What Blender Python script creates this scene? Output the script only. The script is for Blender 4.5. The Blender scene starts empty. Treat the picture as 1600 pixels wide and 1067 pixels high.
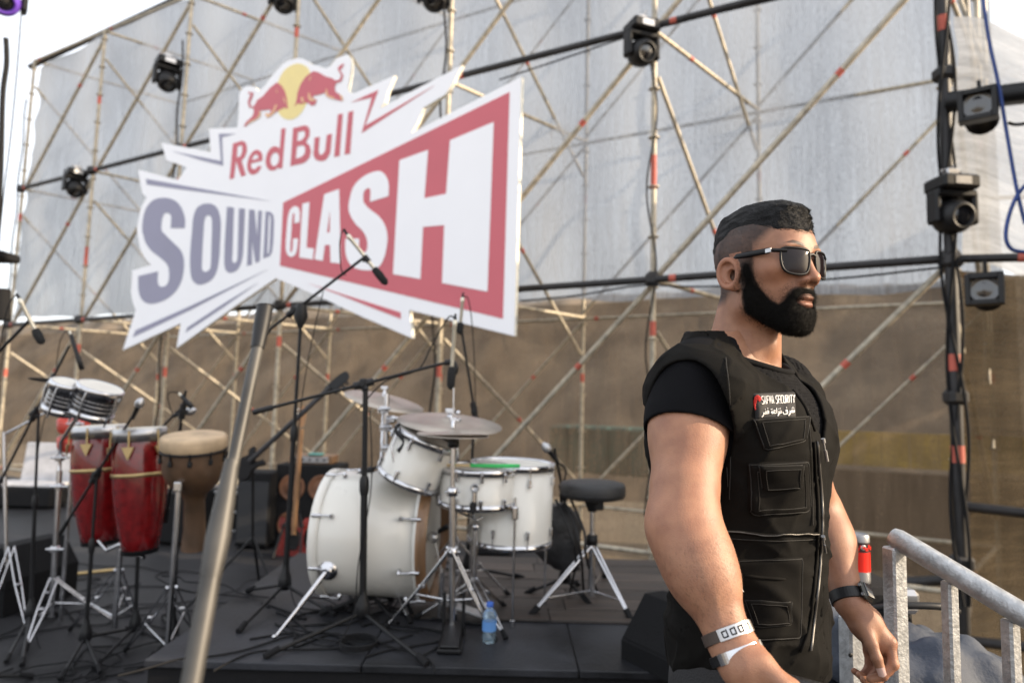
import bpy, math, random
import numpy as np
from mathutils import Vector, Matrix
from mathutils.geometry import tessellate_polygon
random.seed(7)
SC = bpy.context.scene
COL = SC.collection
R_ = math.radians

# ------------------------------------------------------------------ camera, sky, sun, exposure
FPX = 1067.0
PITCH = math.atan(100 / 1067)
ROLL = .025
_F = Vector((0, math.cos(PITCH), math.sin(PITCH)))
_R0 = Vector((1, 0, 0))
_U0 = _R0.cross(_F)
_R = _R0 * math.cos(ROLL) + _U0 * math.sin(ROLL)
_U = _U0 * math.cos(ROLL) - _R0 * math.sin(ROLL)
CAMP = Vector((0, 0, 1.4))
cam = bpy.data.cameras.new('camera')
cam.lens = 24.0; cam.sensor_width = 36.0; cam.clip_start = .05; cam.clip_end = 900
cam.dof.use_dof = True; cam.dof.focus_distance = 1.22; cam.dof.aperture_fstop = 3.0
camo = bpy.data.objects.new('camera', cam); COL.objects.link(camo)
camo.matrix_world = Matrix(((_R.x, _U.x, -_F.x, CAMP.x), (_R.y, _U.y, -_F.y, CAMP.y), (_R.z, _U.z, -_F.z, CAMP.z), (0, 0, 0, 1)))
SC.camera = camo
SUN_DIR = Vector((.95, -.17, .36)).normalized()          # towards the sun
world = bpy.data.worlds.new('World'); SC.world = world; world.use_nodes = True
wn = world.node_tree; bg = wn.nodes['Background']
sky = wn.nodes.new('ShaderNodeTexSky'); sky.sky_type = 'NISHITA'; sky.sun_disc = False
sky.sun_elevation = math.asin(SUN_DIR.z); sky.sun_rotation = math.atan2(SUN_DIR.x, SUN_DIR.y)
sky.air_density = 1.0; sky.dust_density = 4.0; sky.ozone_density = 1.0
hz = wn.nodes.new('ShaderNodeMix'); hz.data_type = 'RGBA'; hz.inputs[0].default_value = .72; hz.inputs[7].default_value = (6.2, 6.3, 6.5, 1)   # thin bright haze over the whole sky
wn.links.new(sky.outputs[0], hz.inputs[6]); wn.links.new(hz.outputs[2], bg.inputs[0]); bg.inputs[1].default_value = .15
sl = bpy.data.lights.new('sun', 'SUN'); sl.energy = 4.2; sl.angle = R_(.6); sl.color = (1, .81, .58)
so = bpy.data.objects.new('sun', sl); COL.objects.link(so)
so.rotation_euler = (-SUN_DIR).to_track_quat('-Z', 'Y').to_euler(); so.location = (20, -4, 12)
SC.view_settings.view_transform = 'Standard'; SC.view_settings.look = 'None'
SC.view_settings.exposure = 1.0; SC.view_settings.gamma = 1; SC.view_settings.use_curve_mapping = False
SC.render.engine = 'CYCLES'
SC.cycles.max_bounces = 8; SC.cycles.transparent_max_bounces = 12

# ------------------------------------------------------------------ finding real places from the photograph
def ray(x, y):
    return _F * FPX + _R * (x - 800) - _U * (y - 533.5)
def at(x, y, Y):                        # the point Y metres ahead seen at a pixel
    d = ray(x, y); return CAMP + d * (Y / d.y)
def floor_at(x, y, z=0.0):
    d = ray(x, y); return CAMP + d * ((z - CAMP.z) / d.z)
WD = Vector((-.871, .491, 0)); WN = Vector((.491, .871, 0)); WP = Vector((1.24, 6.6, 0))
def wall(t, o, z):                      # the scaffold wall: t along, o behind, z up
    p = WP + WD * t + WN * o; return Vector((p.x, p.y, z))
def wall_hit(x, y, o):
    d = ray(x, y); q = WP + WN * o; s = (q - CAMP).dot(WN) / d.dot(WN); return CAMP + d * s

# ------------------------------------------------------------------ materials
def _set(b, k, v):
    if k in b.inputs: b.inputs[k].default_value = v
def mat(name, col, rough=.5, metal=0.0, var=.12, scale=9.0, bump=0.0, bscale=60.0, col2=None, coat=0.0, spec=.5,
        stretch=(1, 1, 1), attr=None, sss=0.0, trans=0.0, detail=5.0, sheen=0.0, rvar=.15, coords='Object'):
    m = bpy.data.materials.new(name); m.use_nodes = True
    nt = m.node_tree; b = nt.nodes['Principled BSDF']; L = nt.links.new
    _set(b, 'Roughness', rough); _set(b, 'Metallic', metal); _set(b, 'Coat Weight', coat); _set(b, 'Specular IOR Level', spec)
    _set(b, 'Transmission Weight', trans); _set(b, 'Sheen Weight', sheen)
    if sss: _set(b, 'Subsurface Weight', sss); _set(b, 'Subsurface Radius', (.012, .004, .002)); _set(b, 'Subsurface Scale', 1.0)
    tc = nt.nodes.new('ShaderNodeTexCoord'); mp = nt.nodes.new('ShaderNodeMapping'); mp.inputs['Scale'].default_value = stretch
    L(tc.outputs[coords], mp.inputs[0])
    nz = nt.nodes.new('ShaderNodeTexNoise'); nz.inputs['Scale'].default_value = scale; nz.inputs['Detail'].default_value = detail
    L(mp.outputs[0], nz.inputs[0])
    rp = nt.nodes.new('ShaderNodeValToRGB'); c2 = col2 or tuple(min(1, c * (1 + var * 1.5)) for c in col)
    c1 = col if col2 else tuple(c * (1 - var) for c in col)
    rp.color_ramp.elements[0].position = .32; rp.color_ramp.elements[1].position = .68
    rp.color_ramp.elements[0].color = (*c1, 1); rp.color_ramp.elements[1].color = (*c2, 1)
    L(nz.outputs[0], rp.inputs[0])
    if attr:
        at_ = nt.nodes.new('ShaderNodeAttribute'); at_.attribute_name = attr
        mx = nt.nodes.new('ShaderNodeMix'); mx.data_type = 'RGBA'; mx.blend_type = 'MULTIPLY'; mx.inputs[0].default_value = 1
        L(at_.outputs['Color'], mx.inputs[6]); L(rp.outputs[0], mx.inputs[7]); L(mx.outputs[2], b.inputs['Base Color'])
    else: L(rp.outputs[0], b.inputs['Base Color'])
    if rvar:
        mr = nt.nodes.new('ShaderNodeMapRange'); mr.inputs[3].default_value = max(.02, rough - rvar * rough); mr.inputs[4].default_value = min(1, rough + rvar)
        L(nz.outputs[0], mr.inputs[0]); L(mr.outputs[0], b.inputs['Roughness'])
    if bump:
        n2 = nt.nodes.new('ShaderNodeTexNoise'); n2.inputs['Scale'].default_value = bscale; n2.inputs['Detail'].default_value = 4
        L(mp.outputs[0], n2.inputs[0])
        bp = nt.nodes.new('ShaderNodeBump'); bp.inputs['Strength'].default_value = bump; bp.inputs['Distance'].default_value = .01
        L(n2.outputs[0], bp.inputs['Height']); L(bp.outputs[0], b.inputs['Normal'])
    return m

M = {}
M['tube'] = mat('galvanised_tube', (.26, .235, .19), .5, .35, var=.35, scale=14, col2=(.50, .44, .34))
M['darktube'] = mat('dark_tube', (.018, .017, .018), .5, .2, var=.5, scale=6)
M['redpaint'] = mat('red_tube_paint', (.42, .09, .06), .6)
M['black'] = mat('black_metal', (.006, .006, .007), .45, .1, spec=.35)
M['blackplastic'] = mat('black_plastic', (.008, .008, .009), .42, spec=.35)
M['blackmatte'] = mat('black_matte', (.008, .008, .009), .85, bump=.2, spec=.25)
M['foam'] = mat('foam', (.012, .012, .013), .95, bump=.8, bscale=500)
M['chrome'] = mat('chrome', (.55, .55, .57), .14, 1.0, var=.1, rvar=.1)
M['steel'] = mat('steel', (.45, .45, .46), .3, .9, var=.1)
M['silver'] = mat('silver_mic', (.66, .62, .52), .35, .6, var=.05)
M['whitesh'] = mat('white_drum_shell', (.66, .64, .59), .24, coat=.4, var=.03, scale=3)
M['drumhead'] = mat('drum_head', (.62, .6, .55), .5, var=.06)
M['cymbal'] = mat('cymbal_bronze', (.36, .32, .28), .34, .75, var=.2, scale=5)
M['skinhead'] = mat('natural_skin_head', (.44, .32, .20), .6, var=.2)
M['congared'] = mat('conga_red', (.10, .003, .004), .16, coat=.7, var=.6, scale=26, col2=(.20, .005, .007))
M['brass'] = mat('brass', (.45, .33, .16), .35, .8)
M['djembe'] = mat('djembe_brown', (.05, .028, .014), .4, coat=.2, var=.5, scale=8, col2=(.11, .06, .032))
M['wood'] = mat('wood', (.20, .11, .055), .4, coat=.3, var=.3, scale=20, stretch=(1, 1, .1))
M['plank'] = mat('stage_plank', (.03, .024, .02), .62, var=.5, scale=7, stretch=(.35, 4, 1), col2=(.095, .07, .052), bump=.5, bscale=40)
M['stage'] = mat('stage_paint', (.007, .0075, .009), .6, spec=.28, var=.6, scale=2.3, col2=(.022, .022, .025), bump=.3, bscale=30, detail=9)
M['riser'] = mat('riser_top', (.006, .0065, .008), .5, spec=.28, var=.5, scale=3.2, col2=(.034, .036, .043), bump=.25, bscale=60, detail=12)
M['signwhite'] = mat('sign_white', (.9, .9, .93), .5, var=.01, scale=2)
M['signcore'] = mat('sign_core', (.85, .82, .7), .7, var=.05)
M['signred'] = mat('sign_red', (.57, .125, .155), .5, var=.04, scale=1.2)
M['signpurple'] = mat('sign_purple', (.27, .265, .365), .5, var=.05, scale=1.2)
M['signyellow'] = mat('sign_yellow', (.85, .7, .3), .5, var=.02)
M['signgold'] = mat('sign_gold', (.8, .5, .28), .5, var=.02)
M['galv'] = mat('galvanised_rail', (.40, .41, .42), .45, .7, var=.16, scale=60, bump=.2, bscale=160, detail=10)
M['blue'] = mat('blue_rope', (.02, .05, .2), .6)
M['lens'] = mat('lens_glass', (.01, .01, .012), .06, coat=1, spec=.8)

# ------------------------------------------------------------------ mesh building
class MB:
    def __init__(s): s.v = []; s.f = []; s.sm = []
    def add(s, vs, fs, smooth=False):
        o = len(s.v); s.v += [tuple(v) for v in vs]; s.f += [tuple(i + o for i in f) for f in fs]; s.sm += [smooth] * len(fs); return s
    def box(s, c, size, rot=None, bev=0.0):
        hx, hy, hz = [q / 2 for q in size]; c = Vector(c)
        if not bev:
            vs = [Vector((x, y, z)) for z in (-hz, hz) for y in (-hy, hy) for x in (-hx, hx)]
            fs = [(0, 2, 3, 1), (4, 5, 7, 6), (0, 1, 5, 4), (2, 6, 7, 3), (0, 4, 6, 2), (1, 3, 7, 5)]
        else:
            vs = []; b = min(bev, hx * .9, hy * .9, hz * .9)
            for sz in (-1, 1):
                for sy in (-1, 1):
                    for sx in (-1, 1):
                        vs += [Vector((sx * (hx - b), sy * (hy - b), sz * hz)), Vector((sx * (hx - b), sy * hy, sz * (hz - b))), Vector((sx * hx, sy * (hy - b), sz * (hz - b)))]
            I = lambda x, y, z, k: 3 * (x + 2 * y + 4 * z) + k
            fs = []
            for z in (0, 1): fs.append((I(0, 0, z, 0), I(1, 0, z, 0), I(1, 1, z, 0), I(0, 1, z, 0)))
            for y in (0, 1): fs.append((I(0, y, 0, 1), I(1, y, 0, 1), I(1, y, 1, 1), I(0, y, 1, 1)))
            for x in (0, 1): fs.append((I(x, 0, 0, 2), I(x, 1, 0, 2), I(x, 1, 1, 2), I(x, 0, 1, 2)))
            for a in (0, 1):
                for b_ in (0, 1):
                    fs.append((I(0, a, b_, 0), I(1, a, b_, 0), I(1, a, b_, 1), I(0, a, b_, 1)))
                    fs.append((I(a, 0, b_, 0), I(a, 1, b_, 0), I(a, 1, b_, 2), I(a, 0, b_, 2)))
                    fs.append((I(a, b_, 0, 1), I(a, b_, 1, 1), I(a, b_, 1, 2), I(a, b_, 0, 2)))
                    for c_ in (0, 1): fs.append((I(a, b_, c_, 0), I(a, b_, c_, 1), I(a, b_, c_, 2)))
        if rot is not None: vs = [rot @ v for v in vs]
        return s.add([v + c for v in vs], fs)
    def tube(s, pts, r, n=10, caps=True, flat=None):
        pts = [Vector(p) for p in pts]
        rs = r if isinstance(r, (list, tuple)) else [r] * len(pts)
        T = []
        for i in range(len(pts)):
            a = pts[max(0, i - 1)]; b = pts[min(len(pts) - 1, i + 1)]; T.append((b - a).normalized() if (b - a).length > 1e-9 else Vector((0, 0, 1)))
        u = T[0].orthogonal().normalized(); rings = []
        if flat: u = (Vector(flat[1]) - T[0] * Vector(flat[1]).dot(T[0])).normalized()
        vs = []; fs = []
        for i, p in enumerate(pts):
            u = (u - T[i] * u.dot(T[i])).normalized(); w = T[i].cross(u)
            fl = flat[0] if flat else 1.0
            vs += [p + (u * math.cos(2 * math.pi * k / n) + w * math.sin(2 * math.pi * k / n) * fl) * rs[i] for k in range(n)]
        for i in range(len(pts) - 1):
            for k in range(n): fs.append((i * n + k, i * n + (k + 1) % n, (i + 1) * n + (k + 1) % n, (i + 1) * n + k))
        s.add(vs, fs, True)
        if caps:
            s.add(vs[:n], [tuple(range(n))[::-1]]); s.add(vs[-n:], [tuple(range(n))])
        return s
    def lathe(s, o, axis, prof, n=24, smooth=True):
        """prof: list of (distance along the axis, radius)"""
        o = Vector(o); ax = Vector(axis).normalized(); u = ax.orthogonal().normalized(); w = ax.cross(u)
        vs = []; fs = []
        for h, r in prof: vs += [o + ax * h + (u * math.cos(2 * math.pi * k / n) + w * math.sin(2 * math.pi * k / n)) * max(r, 1e-5) for k in range(n)]
        for i in range(len(prof) - 1):
            for k in range(n): fs.append((i * n + k, i * n + (k + 1) % n, (i + 1) * n + (k + 1) % n, (i + 1) * n + k))
        s.add(vs, fs, smooth)
        if prof[0][1] > 1e-4: s.add(vs[:n], [tuple(range(n))[::-1]])
        if prof[-1][1] > 1e-4: s.add(vs[-n:], [tuple(range(n))])
        return s
    def ball(s, c, r, n=12, sc=(1, 1, 1), rot=None):
        c = Vector(c); vs = []; fs = []; m = n // 2
        for i in range(m + 1):
            a = math.pi * i / m
            for k in range(n):
                p = Vector((math.sin(a) * math.cos(2 * math.pi * k / n) * sc[0], math.sin(a) * math.sin(2 * math.pi * k / n) * sc[1], math.cos(a) * sc[2])) * r
                vs.append(c + (rot @ p if rot is not None else p))
        for i in range(m):
            for k in range(n): fs.append((i * n + k, (i + 1) * n + k, (i + 1) * n + (k + 1) % n, i * n + (k + 1) % n))
        return s.add(vs, fs, True)
    def plate(s, loops, nrm, th, side=True):
        """a flat polygon with holes (3-D loops), given thickness th along -nrm"""
        loops = [[Vector(p) for p in l] for l in loops]; nrm = Vector(nrm).normalized()
        flat = [p for l in loops for p in l]
        tris = tessellate_polygon(loops)
        ff = []
        for t in tris:
            a, b, c = [flat[i] for i in t]
            ff.append(tuple(t) if (b - a).cross(c - a).dot(nrm) > 0 else tuple(t)[::-1])
        s.add(flat, ff); k = len(flat)
        s.add([p - nrm * th for p in flat], [f[::-1] for f in ff])
        if side:
            for l in loops:
                n = len(l); vs = l + [p - nrm * th for p in l]
                s.add(vs, [(i, (i + 1) % n, n + (i + 1) % n, n + i) for i in range(n)])
        return s
    def build(s, name, m, parent=None, world=True, bevel=0):
        me = bpy.data.meshes.new(name)
        vs = s.v
        if parent is not None and world:
            inv = wm(parent).inverted(); vs = [tuple(inv @ Vector(v)) for v in vs]
        me.from_pydata(vs, [], s.f); me.polygons.foreach_set('use_smooth', s.sm); me.materials.append(m); me.update()
        o = bpy.data.objects.new(name, me); COL.objects.link(o)
        if parent is not None: o.parent = parent
        return o
def wm(o):
    m = Matrix.LocRotScale(o.location, o.rotation_euler, o.scale)
    return wm(o.parent) @ m if o.parent else m
def tag(o, label=None, cat=None, group=None, kind=None):
    if label: o['label'] = label
    if cat: o['category'] = cat
    if group: o['group'] = group
    if kind: o['kind'] = kind
    return o
def thing(name, loc, label, cat, group=None, rz=0.0):
    o = bpy.data.objects.new(name, None); COL.objects.link(o); o.empty_display_size = .1
    o.location = loc; o.rotation_euler = (0, 0, rz)
    return tag(o, label, cat, group)
def solo(mb, name, m, label, cat, group=None):
    """a thing that is one mesh, its origin at its own middle"""
    vs = np.array(mb.v); c = Vector(((vs[:, 0].min() + vs[:, 0].max()) / 2, (vs[:, 1].min() + vs[:, 1].max()) / 2, vs[:, 2].min()))
    mb.v = [(v[0] - c.x, v[1] - c.y, v[2] - c.z) for v in mb.v]
    o = mb.build(name, m); o.location = c; return tag(o, label, cat, group)
def copy_tree(o, parent=None):
    c = o.copy(); COL.objects.link(c); c.parent = parent
    for ch in list(o.children): copy_tree(ch, c)
    return c
def cr(pts, k=4, closed=False):
    """Catmull-Rom through the points"""
    P = [np.array(p, float) for p in pts]; n = len(P); out = []
    rng = range(n) if closed else range(n - 1)
    for i in rng:
        p0 = P[(i - 1) % n] if closed or i > 0 else P[0]; p1 = P[i]; p2 = P[(i + 1) % n]; p3 = P[(i + 2) % n] if closed or i + 2 < n else P[-1]
        for j in range(k):
            t = j / k; out.append(.5 * ((2 * p1) + (-p0 + p2) * t + (2 * p0 - 5 * p1 + 4 * p2 - p3) * t * t + (-p0 + 3 * p1 - 3 * p2 + p3) * t ** 3))
    if not closed: out.append(P[-1])
    return [tuple(p) for p in out]
def cr3(pts, k=4): return [Vector(p) for p in cr([tuple(p) for p in pts], k)]
# ================================================================== the setting
gm = mat('ground_dust', (.2, .16, .11), .9, var=.3, scale=.4, bump=.4, bscale=3)
g = MB().add([(-300, -60, -1.3), (300, -60, -1.3), (300, 500, -1.3), (-300, 500, -1.3)], [(0, 1, 2, 3)]).build('ground', gm); tag(g, kind='structure')
# embankment behind the wall: a long rough bank of earth
em = mat('bank_earth', (.065, .05, .036), .95, var=.4, scale=.5, col2=(.25, .19, .13), bump=.7, bscale=1.2, detail=10)
rs = np.random.RandomState(3)
mb = MB(); nx, ny = 220, 16; vs = []
for j in range(ny):
    for i in range(nx):
        t = -22 + 112 * i / (nx - 1); s = j / (ny - 1)
        h = 7.7 + .05 * math.sin(t * .35) + .012 * t
        z = -1.4 + h * (s ** .9) + rs.uniform(-.05, .05) * (1 if 0 < j else 0)
        o = 13 + 9 * s + rs.uniform(-.25, .25) + .4 * math.sin(t * .7 + s * 3)
        vs.append(wall(t, o, z))
for i in range(nx):                       # level top, going back
    pass
fs = [(j * nx + i, j * nx + i + 1, (j + 1) * nx + i + 1, (j + 1) * nx + i) for j in range(ny - 1) for i in range(nx - 1)]
vs += [wall(-22 + 112 * i / (nx - 1), 60, 4.4) for i in range(nx)]
fs += [((ny - 1) * nx + i, (ny - 1) * nx + i + 1, ny * nx + i + 1, ny * nx + i) for i in range(nx - 1)]
mb.add(vs, fs, True); tag(mb.build('hill', em), kind='structure')

# stage floor: black sheet under loose planks at the back, painted boards in front
st = MB()
c = [(-9.5, .0), (2.55, .0), (2.55, 5.0), (1.9, 6.0)]
fl = [(-11, -2.0, 0), (1.36, -2.0, 0), (1.36, 6.2, 0)] + [ tuple(wall(11.2, -.25, 0)), (-11, 11.6, 0)]
st.plate([[Vector(p) + Vector((0, 0, -.004)) for p in fl]], (0, 0, 1), .16)
stage = st.build('stage_floor', M['stage']); tag(stage, kind='structure')
# planks laid across, seen behind the riser
def clip_x(y):                               # the stage's back line and its left end
    pa = wall(-1.9, -.28, 0); pb = wall(11.2, -.28, 0)
    if y < pa.y: return -8.0, 1.34
    return -8.0, min(1.34, pa.x + (pb.x - pa.x) * (y - pa.y) / (pb.y - pa.y))
y = 4.65; k = 0; PM = []
for q in range(3):
    f_ = (.8, 1.0, 1.35)[q]
    PM.append(mat('plank_tone', tuple(c_ * f_ for c_ in (.022, .017, .015)), .6, var=.5, scale=6, stretch=(.3, 4, 1), col2=tuple(c_ * f_ for c_ in (.06, .044, .034)), bump=.5, bscale=40))
while y < 4.6:
    x0, x1 = clip_x(y + .2); x = max(x0, -6.0) + random.uniform(-1.5, 0)
    while x < x1 - .1:
        xe = min(x + random.uniform(2.0, 3.2), x1)
        b = MB().box(((x + xe) / 2, y + .1, .010 + random.uniform(-.002, .003)), (xe - x - .008, .19, .018), bev=.003).build('plank', PM[k % 3]); b.parent = stage
        x = xe; k += 1
    y += .2

# drum riser: black platform under the kit
RZ = .40
ra = floor_at(236, 1022, RZ); rb = floor_at(1060, 1060, RZ)
RY = (ra.y + rb.y) / 2
riser = thing('drum_riser', ((ra.x + 1.3) / 2, RY + 1.0, 0), 'low black platform carrying the white drum kit', 'riser')
XL, XR = ra.x, 1.12
rl = floor_at(236, 1022, RZ); rl2 = floor_at(312, 988, RZ)
RB = 4.62
def quadplate(mb, x0, x1, y0, y1, z1, th): mb.box(((x0 + x1) / 2, (y0 + y1) / 2, z1 - th / 2), (x1 - x0, y1 - y0, th), bev=.004)
nb = 3
for i in range(nb):
    xa = XL + (XR - XL) * i / nb; xb = XL + (XR - XL) * (i + 1) / nb
    m_ = MB(); quadplate(m_, xa + .002, xb - .002, RY, RB, RZ, .03); m_.build('deck_panel', M['riser'], riser)
for r_ in range(7):                             # bare boards laid on the back right of the riser
    ya = 3.28 + r_ * .19; xs = [-.42 + random.uniform(-.12, .12), .35 + random.uniform(-.2, .2), XR - .01]
    for q in range(2):
        MB().box(((xs[q] + xs[q + 1]) / 2, ya + .092, RZ + .006 + random.uniform(-.001, .003)), (xs[q + 1] - xs[q] - .006, .182, .010), bev=.002).build('plank', PM[(r_ + q) % 3], riser)
m_ = MB().box(((XL + XR) / 2, RY + .03, (RZ - .03) / 2), (XR - XL - .02, .02, RZ - .034)); m_.build('front_skirt', M['blackmatte'], riser)
for sx in (XL + .02, XR - .02):
    MB().box((sx, (RY + RB) / 2, (RZ - .03) / 2), (.02, RB - RY - .06, RZ - .034)).build('side_skirt', M['blackmatte'], riser)
MB().box(((XL + XR) / 2, RB - .03, (RZ - .03) / 2), (XR - XL - .02, .02, RZ - .034)).build('back_skirt', M['blackmatte'], riser)

# ================================================================== scaffold
FT = [-2.56, -.13, 2.37, 4.98, 7.37, 9.73, 12.05]
BT = [-3.05, -.71, 1.67, 4.1, 6.5, 8.9, 11.3]
BO = 2.47
LV = [.06, 2.64, 5.2, 7.72]
scaf = thing('scaffold', wall(4, 1.2, -1.3), 'tall two row tube scaffold with red marks behind the whole stage', 'scaffold')
ring_me = MB().lathe((0, 0, 0), (0, 0, 1), [(-.005, .055), (.005, .055)], 10, False).build('rosette', M['tube']); ring_me.hide_render = False
ring_mesh = ring_me.data; bpy.data.objects.remove(ring_me)
def leg(t, o, z0, z1, r=.026, m='tube'):
    s_ = MB().tube([wall(t, o, z0), wall(t, o, z1)], r, 10).build('standard', M[m], scaf)
    z = z0 + .35
    while z < z1:
        q = bpy.data.objects.new('rosette', ring_mesh); COL.objects.link(q); q.parent = s_; q.location = wall(t, o, z) - scaf.location; z += .5
    return s_
def redmark(a, b, r, par): MB().tube([a, b], r, 10, caps=False).build('red_mark', M['redpaint'], par)
for i, t in enumerate(FT):
    s_ = leg(t, 0, -1.28, 7.75 if i > 1 else 8.2, .028, 'darktube' if i == 0 else 'tube')
    for z in ((2.1, 3.55, 6.4) if i % 2 else (1.7, 4.6)): redmark(wall(t, 0, z), wall(t, 0, z + (.14 if z != 3.55 else .34)), .030, s_)
for t in BT:
    s_ = leg(t, BO, -1.28, 7.75)
    for z in (1.75, 4.3): redmark(wall(t, BO, z), wall(t, BO, z + .12), .028, s_)
def bar(a, b, r, m='tube', name='brace', rd=.3):
    s_ = MB().tube([a, b], r, 8).build(name, M[m], scaf)
    d = (b - a)
    for f in ((rd,) if r < .023 or name == 'transom' else ((.9,) if name == 'ledger' else (rd,))):
        p = a + d * f; redmark(p, p + d.normalized() * .065, r + .002, s_)
for k, z in enumerate(LV):
    for i in range(6):
        if k in (1, 2): bar(wall(FT[i], -.05, z), wall(FT[i + 1], -.05, z), .036, 'darktube', 'ledger')
        else: bar(wall(FT[i], 0, z), wall(FT[i + 1], 0, z), .024, 'tube', 'ledger')
        bar(wall(BT[i], BO, z), wall(BT[i + 1], BO, z), .024, 'tube', 'ledger', .12)
for i in range(6):
    for k in range(3):
        bar(wall(FT[i] + .04, .04, LV[k + 1] - .06), wall(FT[i + 1] - .04, .04, LV[k] + .06), .029, 'tube', 'brace')
        bar(wall(BT[i], BO - .04, LV[k + 1] - .06), wall(BT[i + 1], BO - .04, LV[k] + .06), .022, 'tube', 'brace')
for i in range(7):
    for z in LV:
        bar(wall(FT[i] + .03, .03, z + .02), wall(BT[i], BO - .03, z + .02), .024, 'tube', 'transom')
    for k in range(3):
        bar(wall(FT[i] - .03, .03, LV[k + 1] - .55), wall(BT[i] + .02, BO - .03, LV[k] + (1.9 if k == 2 else 1.9) - .0), .023, 'tube', 'brace', .5) if False else \
        bar(wall(FT[i] - .03, .03, LV[k + 1] - .5), wall(BT[i] + .02, BO - .03, LV[k] - (.5 if k else -.3)), .023, 'tube', 'brace', .5)
# L1/L2 connector clamps and the rings of the ring-lock system
for t in FT:
    for z in LV[1:3]:
        MB().box(wall(t, -.03, z + .01), (.13, .13, .14), bev=.03).build('clamp', M['darktube'], scaf)
# dark pipes low down by the corner post
for (xa, ya, xb, yb, o_) in ((1362, 912, 1500, 905, .1), (1500, 790, 1640, 806, .2), (1505, 1000, 1640, 1015, .2)):
    MB().tube([wall_hit(xa, ya, o_), wall_hit(xb, yb, o_)], .04, 8).build('ledger', M['darktube'], scaf)

# ================================================================== shade nets
def net_mat(name, col, dens, streak, warm=None, vert=True):
    m = bpy.data.materials.new(name); m.use_nodes = True; nt = m.node_tree; nt.nodes.clear(); L = nt.links.new
    out = nt.nodes.new('ShaderNodeOutputMaterial'); tc = nt.nodes.new('ShaderNodeTexCoord'); mp = nt.nodes.new('ShaderNodeMapping')
    mp.inputs['Scale'].default_value = (1, 1, .05) if vert else (1, .06, 1)
    L(tc.outputs['UV'], mp.inputs[0])
    mp.inputs['Scale'].default_value = (1, .06, 1) if vert else (.08, 1, 1)
    n1 = nt.nodes.new('ShaderNodeTexNoise'); n1.inputs['Scale'].default_value = 15; n1.inputs['Detail'].default_value = 8; n1.inputs['Roughness'].default_value = .75; L(mp.outputs[0], n1.inputs[0])
    n2 = nt.nodes.new('ShaderNodeTexNoise'); n2.inputs['Scale'].default_value = .5; n2.inputs['Detail'].default_value = 6; L(tc.outputs['UV'], n2.inputs[0])
    n3 = nt.nodes.new('ShaderNodeTexNoise'); n3.inputs['Scale'].default_value = 30; n3.inputs['Detail'].default_value = 3; L(tc.outputs['UV'], n3.inputs[0])
    a = nt.nodes.new('ShaderNodeMath'); a.operation = 'MULTIPLY_ADD'; a.inputs[1].default_value = streak; L(n1.outputs[0], a.inputs[0])
    a.inputs[2].default_value = dens - streak * .5; a.use_clamp = False
    b = nt.nodes.new('ShaderNodeMath'); b.operation = 'MULTIPLY_ADD'; b.inputs[1].default_value = .22; L(n2.outputs[0], b.inputs[0]); L(a.outputs[0], b.inputs[2])
    c_ = nt.nodes.new('ShaderNodeMath'); c_.operation = 'MULTIPLY_ADD'; c_.inputs[1].default_value = .3; L(n3.outputs[0], c_.inputs[0]); L(b.outputs[0], c_.inputs[2])
    d_ = nt.nodes.new('ShaderNodeMath'); d_.operation = 'SUBTRACT'; d_.inputs[1].default_value = .26; d_.use_clamp = True; L(c_.outputs[0], d_.inputs[0])
    df = nt.nodes.new('ShaderNodeBsdfDiffuse'); tl = nt.nodes.new('ShaderNodeBsdfTranslucent'); tr = nt.nodes.new('ShaderNodeBsdfTransparent')
    cr_ = nt.nodes.new('ShaderNodeValToRGB'); cr_.color_ramp.elements[0].position = .3; cr_.color_ramp.elements[1].position = .72; cr_.color_ramp.elements[0].color = (*[q * .62 for q in col], 1); cr_.color_ramp.elements[1].color = (*[min(1, q * 1.35) for q in col], 1)
    L(n1.outputs[0], cr_.inputs[0]); L(cr_.outputs[0], df.inputs[0]); L(cr_.outputs[0], tl.inputs[0])
    m1 = nt.nodes.new('ShaderNodeMixShader'); m1.inputs[0].default_value = .45; L(df.outputs[0], m1.inputs[1]); L(tl.outputs[0], m1.inputs[2])
    m2 = nt.nodes.new('ShaderNodeMixShader'); L(d_.outputs[0], m2.inputs[0]); L(tr.outputs[0], m2.inputs[1]); L(m1.outputs[0], m2.inputs[2])
    L(m2.outputs[0], out.inputs[0]); return m
def net(name, fn, nu, nv, m, label, w, h, cut=None):
    """fn(u,v) -> point; UVs in metres"""
    vs = [fn(i / nu, j / nv) for j in range(nv + 1) for i in range(nu + 1)]
    fs = [(j * (nu + 1) + i, j * (nu + 1) + i + 1, (j + 1) * (nu + 1) + i + 1, (j + 1) * (nu + 1) + i) for j in range(nv) for i in range(nu)]
    mb = MB().add(vs, fs, True); o = mb.build(name, m); me = o.data
    uv = me.uv_layers.new(name='UVMap')
    co = [((i / nu) * w, (j / nv) * h) for j in range(nv + 1) for i in range(nu + 1)]
    for l in me.loops: uv.data[l.index].uv = co[l.vertex_index]
    return tag(o, label, 'shade net')
A_ = (12.25, .12); B_ = (-3.2, 2.62)
def upper(u, v):
    t = A_[0] + (B_[0] - A_[0]) * u; o = A_[1] + (B_[1] - A_[1]) * u
    hem = 2.80 + .02 * math.sin(u * 40) + .012 * math.sin(u * 93)
    top = 7.68 + (12.25 - t) * .20 + .015 * math.sin(u * 50)
    z = hem + (top - hem) * v
    if u < .02: t += .10 * abs(math.sin(v * 24)) * (1 - u / .02) * -1
    wob = .035 * math.sin(u * 70 + v * 3) + .05 * math.sin(u * 23 - v * 5) + .02 * math.sin(v * 31)
    return wall(t, o + wob, z)
NM = net_mat('upper_net', (.335, .355, .385), .84, .75)
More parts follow.
